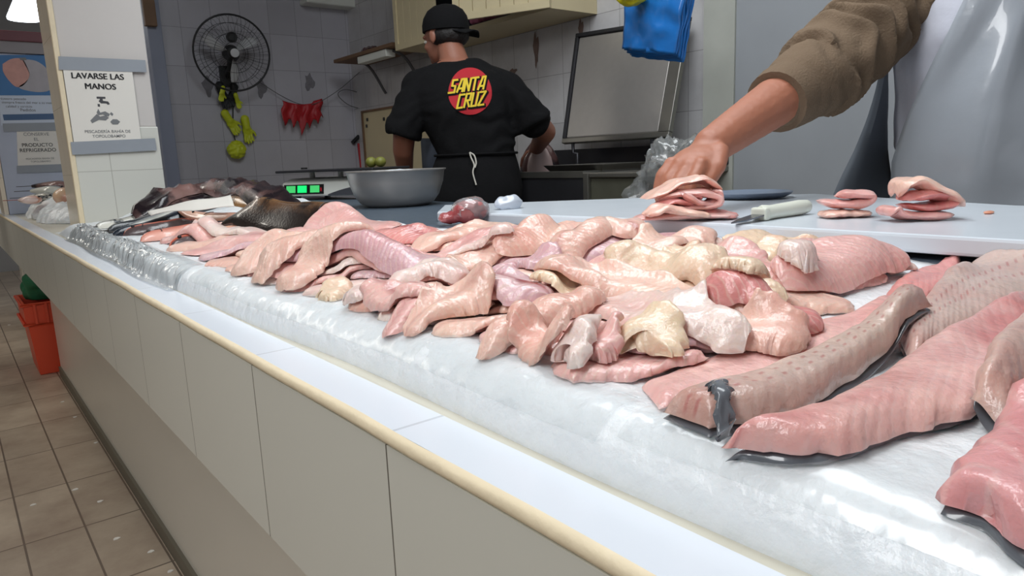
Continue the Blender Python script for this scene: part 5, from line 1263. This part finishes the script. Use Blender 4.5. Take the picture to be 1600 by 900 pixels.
#@@PEOPLE
# ------------------------------------------------------------------ people
R3 = np.array([RT[0], RT[1], 0]); R3 /= np.linalg.norm(R3)
F3 = np.array([FW[0], FW[1], 0]); F3 /= np.linalg.norm(F3)
def ellring(c_, ux, uy, rx, ry, n=28, pw=2.4):
    out = []
    for k in range(n):
        a_ = 2 * math.pi * k / n; ca, sa = math.cos(a_), math.sin(a_)
        out.append(np.array(c_) + ux * rx * math.copysign(abs(ca) ** (2 / pw), ca) + uy * ry * math.copysign(abs(sa) ** (2 / pw), sa))
    return out
def head_blobs(b_, c_, f_, up_=Z_):
    """skull, jaw, nose, lips, brow and ears round the head centre, facing f_"""
    f_ = f_ / np.linalg.norm(f_); r_ = np.cross(f_, up_); r_ /= np.linalg.norm(r_); u_ = np.cross(r_, f_)
    A = [r_, f_, u_]; P_ = lambda x, y, z: c_ + r_ * x + f_ * y + u_ * z
    b_.ell(P_(0, -.012, .028), (.077, .098, .090), A, 24, 16); b_.ell(P_(0, .035, -.045), (.058, .058, .068), A, 20, 14)
    b_.ell(P_(0, .072, -.088), (.024, .020, .018), A); b_.ell(P_(0, .078, .012), (.058, .018, .014), A)
    capsule(b_, [P_(0, .088, .008), P_(0, .104, -.022)], [.009, .015]); b_.ell(P_(0, .100, -.030), (.018, .012, .009), A)
    b_.ell(P_(0, .088, -.056), (.023, .010, .006), A); b_.ell(P_(0, .086, -.067), (.020, .010, .006), A)
    for s_ in (-1, 1):
        b_.ell(P_(s_ * .082, -.004, -.008), (.010, .019, .032), A); b_.ell(P_(s_ * .036, .070, -.030), (.020, .018, .018), A)
    return P_
def eyes(P_, parent):
    for s_ in (-1, 1):
        MB().ell(P_(s_ * .031, .079, -.006), (.0125, .0115, .008), n=12, m=8).build('eye', M['paper'], parent)
        MB().ell(P_(s_ * .031, .0885, -.006), (.0058, .003, .0058), n=10, m=6).build('iris', M['eye'], parent)
def shellring(rings_): return MB().rings(rings_)
# ---- man in black, seen from behind
D0 = 3.07
def md(px, py, dd=0.0): return atd(px, py, D0 + dd)
ft = md(742, 240); gx_, gy_ = ft[0], ft[1]
man = thing('person', (gx_, gy_, 0), 'person in a black cap and black T-shirt seen from behind, working at the sink', 'person')
b_ = MB()
tors = [(712, 96, .075, .070, .0), (714, 106, .13, .085, .0), (717, 122, .165, .100, .0), (722, 145, .190, .125, -.01), (728, 175, .190, .130, 0), (736, 205, .172, .130, 0), (742, 238, .158, .125, 0), (744, 268, .168, .13, 0)]
b_.rings([ellring(md(x, y, dd), R3, F3, rx, ry) for x, y, rx, ry, dd in tors][::-1])
capsule(b_, [md(712, 104), md(704, 76, .02)], [.066, .058])
hc_ = md(694, 58, .04); hf = -R3 * .80 + F3 * .60 - Z_ * .12
PH = head_blobs(b_, hc_, hf)
capsule(b_, [md(662, 142), md(632, 205, -.02), md(630, 235, .03), md(634, 275, .20)], [.050, .050, .046, .034])
capsule(b_, [md(780, 142), md(838, 192, .02), md(852, 206, .10), md(838, 232, .32)], [.050, .054, .048, .034])
def simplehand(b_, p_, d_, side, n_):
    d_ = d_ / np.linalg.norm(d_); side = side / np.linalg.norm(side); n_ = n_ / np.linalg.norm(n_)
    b_.ell(p_ + d_ * .045, (.042, .052, .018), [side, d_, n_])
    for i, (s_, L_) in enumerate(((-.031, .068), (-.011, .078), (.010, .074), (.030, .058))):
        q_ = p_ + d_ * .085 + side * s_
        capsule(b_, [q_, q_ + d_ * L_ * .5 - n_ * .012 + side * s_ * .2, q_ + d_ * L_ * .85 - n_ * .038 + side * s_ * .3], [.0098, .009, .0078], n=10)
    q_ = p_ + d_ * .02 - side * .038; capsule(b_, [q_, q_ + d_ * .028 - side * .020 - n_ * .01, q_ + d_ * .058 - side * .022 - n_ * .026], [.012, .0105, .009], n=10)
simplehand(b_, md(634, 275, .20), np.array([.15, .3, -1.0]), -R3, F3 * -1)
simplehand(b_, md(838, 232, .32), F3 * .5 - Z_ * .8 - R3 * .2, R3, Z_ * .6 + F3 * .6)
for s_, x_ in ((-1, -.085), (1, .085)):
    hp = np.array([gx_, gy_, .93]) + R3 * x_
    capsule(b_, [hp, hp - Z_ * .42 + F3 * .02, hp - Z_ * .83, hp - Z_ * .86 + F3 * .10], [.088, .060, .046, .040])
b_ = remeshed(b_, .007, 5); body = b_.build('body', M['skin_b'], man)
eyes(PH, man)
# shirt
sh = MB()
st = [(712, 98, .082, .080, .0), (714, 106, .142, .098, .0), (718, 120, .205, .124, .0), (722, 145, .214, .142, -.01), (727, 175, .205, .150, -.01), (736, 205, .190, .150, 0), (742, 232, .172, .144, 0), (744, 246, .166, .140, 0)]
sh.rings([ellring(md(x, y, dd), R3, F3, rx, ry) for x, y, rx, ry, dd in st][::-1])
capsule(sh, [md(700, 124), md(654, 138)], [.088, .078], n=20); capsule(sh, [md(740, 124), md(792, 140), md(829, 186, .02)], [.09, .080, .082], n=20)
def sleeve(pts): sh.rings([ellring(md(x, y, dd), ax_ / np.linalg.norm(ax_), F3, rx, ry, 20, 2.2) for x, y, dd, ax_, rx, ry in pts][::-1])
sleeve([(665, 118, 0, R3 * .75 + Z_ * .5, .070, .090), (648, 142, 0, R3 * .92 + Z_ * .2, .082, .098), (639, 172, -.01, R3 * .96 + Z_ * .16, .084, .098), (632, 198, -.02, R3 * .95 + Z_ * -.12, .080, .092), (630, 214, -.02, R3 * .95 - Z_ * .26, .074, .086)])
sleeve([(780, 120, 0, R3 * .75 - Z_ * .55, .075, .092), (800, 140, 0, R3 * .8 - Z_ * .55, .090, .10), (815, 165, .0, R3 * .8 - Z_ * .6, .094, .10), (826, 186, .01, R3 * .86 + Z_ * .38, .096, .098), (832, 200, .02, R3 * .9 + Z_ * .42, .090, .09)])
def fold(p_): return .006 * N(p_, 9, 2) * 1.4 + .004 * math.sin(p_[2] * 60 + 14 * N(p_, 6, 1)) * (1 if p_[2] < 1.25 else .3)
sh = remeshed(sh, .010, 6, fold); shirt = sh.build('t_shirt', M['black_cloth'], man)
# print on the back
dg = bpy.context.evaluated_depsgraph_get()
bv = BVHTree.FromPolygons([Vector(v) for v in sh.v], sh.f)
def onback(px, py, lift):
    o_ = CAMP + ray(px, py) * 1.5; d_ = ray(px, py); d_ /= np.linalg.norm(d_)
    h_ = bv.ray_cast(Vector(o_), Vector(d_))
    if h_[0] is None: return o_
    return np.array(h_[0]) - d_ * lift
rows = []
for i in range(9):
    r_ = i / 8; rows.append([onback(734.5 + 34 * r_ * math.cos(a_) * (1 + .03 * math.sin(3 * a_)), 142.5 + 37 * r_ * math.sin(a_), .0035) for a_ in np.linspace(0, 2 * math.pi, 41)])
dm = MB().grid(rows).build('round_red_print', M['red_print'], man); dm['label'] = 'round red print'
def stroke(mb_, pts, w_, lift):
    P_ = []
    for i in range(len(pts) - 1):
        a_, c_ = np.array(pts[i], float), np.array(pts[i + 1], float); n_ = max(2, int(np.linalg.norm(c_ - a_) / 3))
        d_ = (c_ - a_) / np.linalg.norm(c_ - a_); nn_ = np.array([-d_[1], d_[0]])
        a2, c2 = a_ - d_ * w_ * .4, c_ + d_ * w_ * .4
        mb_.grid([[onback(*(a2 + (c2 - a2) * t_ + nn_ * s_ * w_ / 2), lift) for s_ in (-1, 1)] for t_ in np.linspace(0, 1, n_ + 1)])
GL = {'S': [[(1, 1), (.25, 1), (.2, .55), (.8, .5), (.75, 0), (-.25, 0)]], 'A': [[(0, 0), (.55, 1), (1, 1), (.9, 0), (.9, .0)], [(.25, .25), (.85, .25)]], 'N': [[(0, 0), (.1, 1)], [(.1, 1), (.8, 0)], [(.8, 0), (.95, 1)]],
      'T': [[(0, 1), (1, 1)], [(.5, 1), (.45, 0)]], 'C': [[(1, 1), (.15, 1), (0, 0), (.85, 0)]], 'R': [[(0, 0), (.15, 1), (.95, 1), (.85, .5), (.1, .5)], [(.4, .5), (.85, 0)]], 'U': [[(.1, 1), (0, 0), (.8, 0), (.95, 1)]], 'Z': [[(.05, 1), (1, 1), (0, 0), (.95, 0)]]}
def word(mb_, txt, x0, y0, cw, ch, w_, lift, rise, ox=0, oy=0):
    for i, c_ in enumerate(txt):
        for pl in GL[c_]:
            q_ = []
            for u, v in pl:
                x_ = x0 + i * cw * 1.22 + u * cw + v * ch * .16; y_ = y0 - v * ch - (x_ - x0) * rise
                q_.append((x_ + ox, y_ + oy))
            stroke(mb_, q_, w_, lift)
for wd, x0_, y0_, ch_, ri_ in (('SANTA', 703, 145, 19, .12), ('CRUZ', 714, 169, 20, .14)):
    for nm_, mm_, w_, lf, ox, oy in (('letter_shadow', 'black_cloth', 6.2, .0055, 1.2, 1.4), ('yellow_lettering', 'yellow_print', 3.0, .0075, 0, 0)):
        mb_ = MB(); word(mb_, wd, x0_, y0_, 9.0, ch_, w_, lf, ri_, ox, oy); mb_.build(nm_, M[mm_], man, fixn=False)
# trousers, apron, ties
tr = MB()
tr.rings([ellring(md(744, y, 0), R3, F3, rx, ry) for y, rx, ry in ((238, .168, .142), (262, .190, .158), (300, .205, .165), (330, .20, .16))][::-1])
for s_, x_ in ((-1, -.095), (1, .095)):
    hp = np.array([gx_, gy_, .86]) + R3 * x_; capsule(tr, [hp, hp - Z_ * .36 + F3 * .02, hp - Z_ * .74], [.105, .082, .070])
tr = remeshed(tr, .012, 4, lambda p_: .004 * N(p_, 12, 3)); tr.build('trousers', M['black_cloth'], man)
for s_ in (-1, 1):
    q = np.array([gx_, gy_, 0]) + R3 * .095 * s_
    bt = MB().ell(q + Z_ * .05 + F3 * .06, (.05, .13, .05), [R3, F3, Z_]).ell(q + Z_ * .09 - F3 * .01, (.055, .06, .08), [R3, F3, Z_]); bt = remeshed(bt, .012, 3); bt.v = [(v[0], v[1], max(v[2], .0)) for v in bt.v]; bt.build('boot', M['black'], man)
ap = [[md(x_ + (y_ - 215) * .06, y_, .02 + .14 * t_) for t_, x_ in ((0, 690), (.3, 678), (.7, 666), (1, 657))] for y_ in np.linspace(216, 330, 10)]
o = MB().grid(ap).build('apron', M['navy_cloth'], man); so = o.modifiers.new('th', 'SOLIDIFY'); so.thickness = .004
MB().tube(ellring(md(744, 241, 0), R3, F3, .178, .153, 40), .006, n=6, closed=True).build('apron_string', M['black_cloth'], man)
q0 = md(741, 239, -.160)
def tie(pts): return spline([md(x_, y_, -.172) for x_, y_ in pts], 20)
MB().tube(tie([(734, 238), (736, 246), (741, 258), (739, 270), (744, 289)]), .0032, n=6).tube(tie([(734, 238), (741, 243), (744, 254), (742, 262)]), .0032, n=6).build('white_cord', M['string'], man)
# cap, hair
cu = Z_ + R3 * .05; cr = np.cross(hf, Z_); cr /= np.linalg.norm(cr); hfn = hf - Z_ * np.dot(hf, Z_); hfn /= np.linalg.norm(hfn)
cp = MB(); rr = []
for z_, k_ in ((.022, 1.0), (.05, 1.0), (.08, .93), (.108, .76), (.126, .5), (.134, .2), (.135, .02)):
    rr.append(ellring(hc_ + Z_ * z_ - hfn * .012 + Z_ * 0, cr, hfn, .092 * k_, .112 * k_, 28, 2.0))
cp.rings(rr).build('cap', M['black_cloth'], man)
bw_ = R3 * .92 - F3 * .38; bw_ /= np.linalg.norm(bw_); bs = np.cross(bw_, Z_)
rows = [[hc_ + bw_ * (.070 + .090 * t_ * (1 - .22 * abs(s_) ** 2)) + bs * s_ * .080 * (1 - .15 * t_) + Z_ * (.034 - .020 * t_ + -.018 * s_ * s_) for s_ in np.linspace(-1, 1, 11)] for t_ in np.linspace(0, 1, 7)]
o = MB().grid(rows).build('cap_brim', M['black_cloth'], man); so = o.modifiers.new('th', 'SOLIDIFY'); so.thickness = .006
hr = MB().ell(hc_ - hfn * .030 + Z_ * .0, (.084, .092, .056), [cr, hfn, Z_], 24, 14); hr = remeshed(hr, .006, 1, lambda p_: .003 * N(p_, 70, 1)); hr.build('hair', M['hair'], man)
# fish held over the sink
q = md(843, 246, .36); g = thing('large_fish', tuple(q - Z_ * .09), 'brown fish with a pale belly held over the sink edge by the person in black', 'fish')
fr_ = []
for t_, w_ in ((-.085, .10), (-.05, .098), (0, .088), (.04, .066), (.07, .042), (.085, .016)): fr_.append(ellring(q + Z_ * t_, R3, F3, w_, .05, 20, 2))
MB().rings(fr_).build('body', M['fish_ray'], g)
fr_ = []
for t_, w_ in ((-.08, .066), (-.04, .064), (0, .056), (.04, .036), (.055, .012)): fr_.append(ellring(q + Z_ * t_ - F3 * .035, R3, F3, w_, .024, 18, 2))
o = MB().rings(fr_).build('belly', mat('pale_fish_belly', (186, 164, 160), rough=.3, var=.1), g)

# ---- person in the apron, reaching over the board
D1 = 1.60
def ma(px, py, dd=0.0): return atd(px, py, D1 + dd)
cx_ = ma(1548, 240, .02); PF = -np.array([.80, .55, 0]); PF /= np.linalg.norm(PF); PR = np.cross(PF, Z_)     # his right is on the left of the picture
PR = np.array([-RT[0], -RT[1], 0]); PR /= np.linalg.norm(PR); PF = np.cross(Z_, PR); PF /= np.linalg.norm(PF)
if np.dot(PF, F3) > 0: PF = -PF
pr_ = thing('person', (cx_[0], cx_[1], 0), 'person in a brown sweater and grey vinyl apron reaching over the cutting board', 'person')
base = np.array([cx_[0], cx_[1], 0])
b_ = MB()
for_r = [(.80, .165, .125), (.95, .170, .130), (1.08, .172, .135), (1.20, .182, .140), (1.32, .195, .135), (1.42, .205, .115), (1.49, .17, .090), (1.54, .09, .075)]
b_.rings([ellring(base + Z_ * z_, PR, PF, rx, ry) for z_, rx, ry in for_r])
capsule(b_, [base + Z_ * 1.50 + PF * .0, base + Z_ * 1.60 + PF * .02], [.068, .060])
hc2 = base + Z_ * 1.70 + PF * .05; PH2 = head_blobs(b_, hc2, PF * 1.0 + PR * .25 - Z_ * .25)
sho = ma(1392, 8, -.02); elb = ma(1290, 108, -.17); wri = atd(1112, 228, 1.24)
capsule(b_, [base + Z_ * 1.42 + PR * .15, sho, elb, elb * .5 + wri * .5 + Z_ * .002, wri], [.075, .066, .052, .046, .033])
lsh = base + Z_ * 1.43 - PR * .19; capsule(b_, [base + Z_ * 1.42 - PR * .15, lsh, lsh - Z_ * .28 - PR * .06, lsh - Z_ * .46 + PF * .18], [.075, .066, .050, .036])
simplehand(b_, lsh - Z_ * .46 + PF * .18, PF - Z_ * .4, PR, Z_)
for s_ in (-1, 1):
    hp = base + Z_ * .85 + PR * .09 * s_; capsule(b_, [hp, hp - Z_ * .42, hp - Z_ * .76], [.088, .060, .046])
# reaching hand: palm over the pile, fingers curled round its far left side
kn = atd(1062, 270, 1.185); hd = kn - wri; hd /= np.linalg.norm(hd)
hs_ = np.cross(hd, Z_); hs_ /= np.linalg.norm(hs_); hn = np.cross(hs_, hd)
if hn[2] < 0: hn = -hn
pc_ = (wri + kn) / 2
b_.ell(pc_ + hd * .004, (.044, .052, .021), [hs_, hd, hn], 24, 16); b_.ell(pc_ - hs_ * 0 + hd * .022, (.042, .03, .018), [hs_, hd, hn]); b_.ell(pc_ - hd * .03, (.034, .03, .022), [hs_, hd, hn])
tow = np.array([FW[0], FW[1], 0]); tow /= np.linalg.norm(tow)
sgn = 1 if np.dot(hs_, tow) < 0 else -1       # +: towards the viewer
near = hs_ * sgn
fing = []
for i, (off_, L_) in enumerate(((.031, .078), (.010, .088), (-.011, .082), (-.031, .064))):
    a_ = pc_ + hd * (.036 - .004 * abs(i - 1)) + near * off_ + hn * .004
    p1 = a_ + hd * L_ * .40 - Z_ * L_ * .12 + near * off_ * .15
    p2 = p1 + hd * L_ * .16 - Z_ * L_ * .34
    p3 = p2 - hd * L_ * .06 - Z_ * L_ * .26
    fing.append(p3); capsule(b_, [a_, p1, p2, p3], [.0125, .0108, .0098, .0082], n=12)
    b_.ell(a_ + hn * .004, (.012, .012, .010), n=12, m=8)
t0 = pc_ - hd * .025 + near * .032
capsule(b_, [t0, t0 + hd * .034 + near * .016 - Z_ * .010, t0 + hd * .062 + near * .012 - Z_ * .026, t0 + hd * .078 + near * .002 - Z_ * .040], [.017, .0135, .0115, .0092], n=12)
b_ = remeshed(b_, .0042, 4, lambda p_: .0006 * N(p_, 130, 2)); b_.build('body', M['skin'], pr_)
eyes(PH2, pr_)
hr = MB().ell(hc2 - PF * .022 + Z_ * .045, (.091, .112, .092), [PR, PF, Z_], 24, 14); hr = remeshed(hr, .006, 1, lambda p_: .003 * N(p_, 70, 1)); hr.build('hair', M['hair'], pr_)
# sweater: body and pushed-up sleeve
sw = MB()
sw.rings([ellring(base + Z_ * z_, PR, PF, rx + .012, ry + .010) for z_, rx, ry in for_r if .9 < z_ < 1.53])
ea = elb - sho; ea /= np.linalg.norm(ea); fa = wri - elb; fL = np.linalg.norm(fa); fa /= fL
cuf = elb + fa * fL * .37
capsule(sw, [base + Z_ * 1.42 + PR * .14, sho, sho * .45 + elb * .55, elb * 1.0 + ea * .0, cuf], [.10, .090, .088, .084, .062], n=20)
sw.rings([ellring(cuf - fa * .03, hs_, np.cross(fa, hs_), *(.064, .064), 20, 2), ellring(cuf + fa * .022, hs_, np.cross(fa, hs_), .061, .061, 20, 2)])
capsule(sw, [base + Z_ * 1.42 - PR * .14, lsh, lsh - Z_ * .27 - PR * .06], [.10, .088, .068], n=20)
def sfold(p_):
    t_ = np.dot(np.array(p_) - sho, ea); w_ = .010 * math.sin(t_ * 95 + 7 * N(p_, 11, 3)) * (1 if 0.02 < t_ < .36 else .2)
    return w_ + .006 * N(p_, 14, 6)
sw = remeshed(sw, .006, 5, sfold); sw.build('sweater', M['brown_knit'], pr_)
cf = MB().rings([ellring(cuf - fa * .004, hs_, np.cross(fa, hs_), .064, .064, 24, 2), ellring(cuf + fa * .012, hs_, np.cross(fa, hs_), .0645, .0645, 24, 2), ellring(cuf + fa * .040, hs_, np.cross(fa, hs_), .060, .060, 24, 2)]); cf.build('cuff', M['brown_knit'], pr_)
# white shirt front over the sweater, trousers
vs_ = MB().rings([ellring(base + Z_ * z_ + PF * .008, PR, PF, rx + .030, ry + .022) for z_, rx, ry in ((1.04, .172, .135), (1.15, .178, .137), (1.22, .184, .140), (1.27, .190, .142), (1.34, .186, .135), (1.42, .168, .115), (1.50, .13, .090))])
vs_ = remeshed(vs_, .009, 5, lambda p_: .004 * N(p_, 16, 4)); vs_.build('white_vest', M['white_cloth'], pr_)
tr = MB().rings([ellring(base + Z_ * z_, PR, PF, rx, ry) for z_, rx, ry in ((.78, .19, .15), (.95, .19, .15), (1.06, .186, .148))])
for s_ in (-1, 1):
    hp = base + Z_ * .80 + PR * .095 * s_; capsule(tr, [hp, hp - Z_ * .36, hp - Z_ * .74], [.105, .082, .070])
tr = remeshed(tr, .012, 4); tr.build('trousers', M['dark_strap'], pr_)
for s_ in (-1, 1):
    q = base + PR * .095 * s_
    bt = MB().ell(q + Z_ * .05 + PF * .06, (.05, .13, .05), [PR, PF, Z_]).ell(q + Z_ * .09 - PF * .01, (.055, .06, .08), [PR, PF, Z_]); bt = remeshed(bt, .012, 3); bt.v = [(v[0], v[1], max(v[2], .0)) for v in bt.v]; bt.build('boot', M['black'], pr_)
# apron front: curved vinyl sheet from chest to knees
rows = []
for i in range(46):
    z_ = 1.50 - i * .022; hw_ = float(np.interp(z_, [1.02, 1.12, 1.28, 1.42], [.285, .255, .185, .130])) ; row = []
    for j in range(31):
        s_ = j / 15 - 1; a_ = s_ * (hw_ / .205)
        rx = .240 + .010 * float(sst(1.2, 1.0, z_)); ry = .188 + .012 * float(sst(1.25, .95, z_))
        p_ = base + Z_ * z_ + PR * rx * math.sin(a_) + PF * ry * math.cos(a_)
        p_ = p_ + PF * (.016 * N((s_ * 3.2, z_ * 2.2, 0), 1, 3) + .010 * N((s_ * 7 + z_ * 3, z_ * 4, 0), 1, 8) + .006 * abs(N((s_ * 10 + z_ * 12, z_ * 5, 0), 1, 2)))
        row.append(p_)
    rows.append(row)
o = MB().grid(rows).build('apron', M['grey_vinyl'], pr_); so = o.modifiers.new('th', 'SOLIDIFY'); so.thickness = .003
nk = [base + Z_ * 1.49 + PF * .178 + PR * u_ * .115 + Z_ * 0 for u_ in (1,)] + [base + Z_ * 1.555 + PF * .08 + PR * .115, base + Z_ * 1.58 - PF * .03 + PR * .105, base + Z_ * 1.585 - PF * .085, base + Z_ * 1.58 - PF * .03 - PR * .105, base + Z_ * 1.555 + PF * .08 - PR * .115, base + Z_ * 1.49 + PF * .178 - PR * .115]
MB().tube(spline(nk, 40), .007, n=6).build('neck_strap', M['dark_strap'], pr_)
# dark apron tie and its hanging end at his side
sd_ = [ma(1388, 92, .02), ma(1382, 118, .03), ma(1376, 150, .04), ma(1366, 190, .05), ma(1352, 235, .06), ma(1338, 275, .06), ma(1328, 308, .06), ma(1322, 335, .06)]
wd_ = [.012, .016, .022, .030, .044, .062, .075, .080]
rows = [[q_ + R3 * w_ * s_ + F3 * .02 * abs(s_) for s_ in np.linspace(-.5, 1.6, 9)] for q_, w_ in zip(spline(sd_, 24), np.interp(np.linspace(0, 7, 24), range(8), wd_))]
o = MB().grid(rows).build('apron_side', M['dark_strap'], pr_); so = o.modifiers.new('th', 'SOLIDIFY'); so.thickness = .004
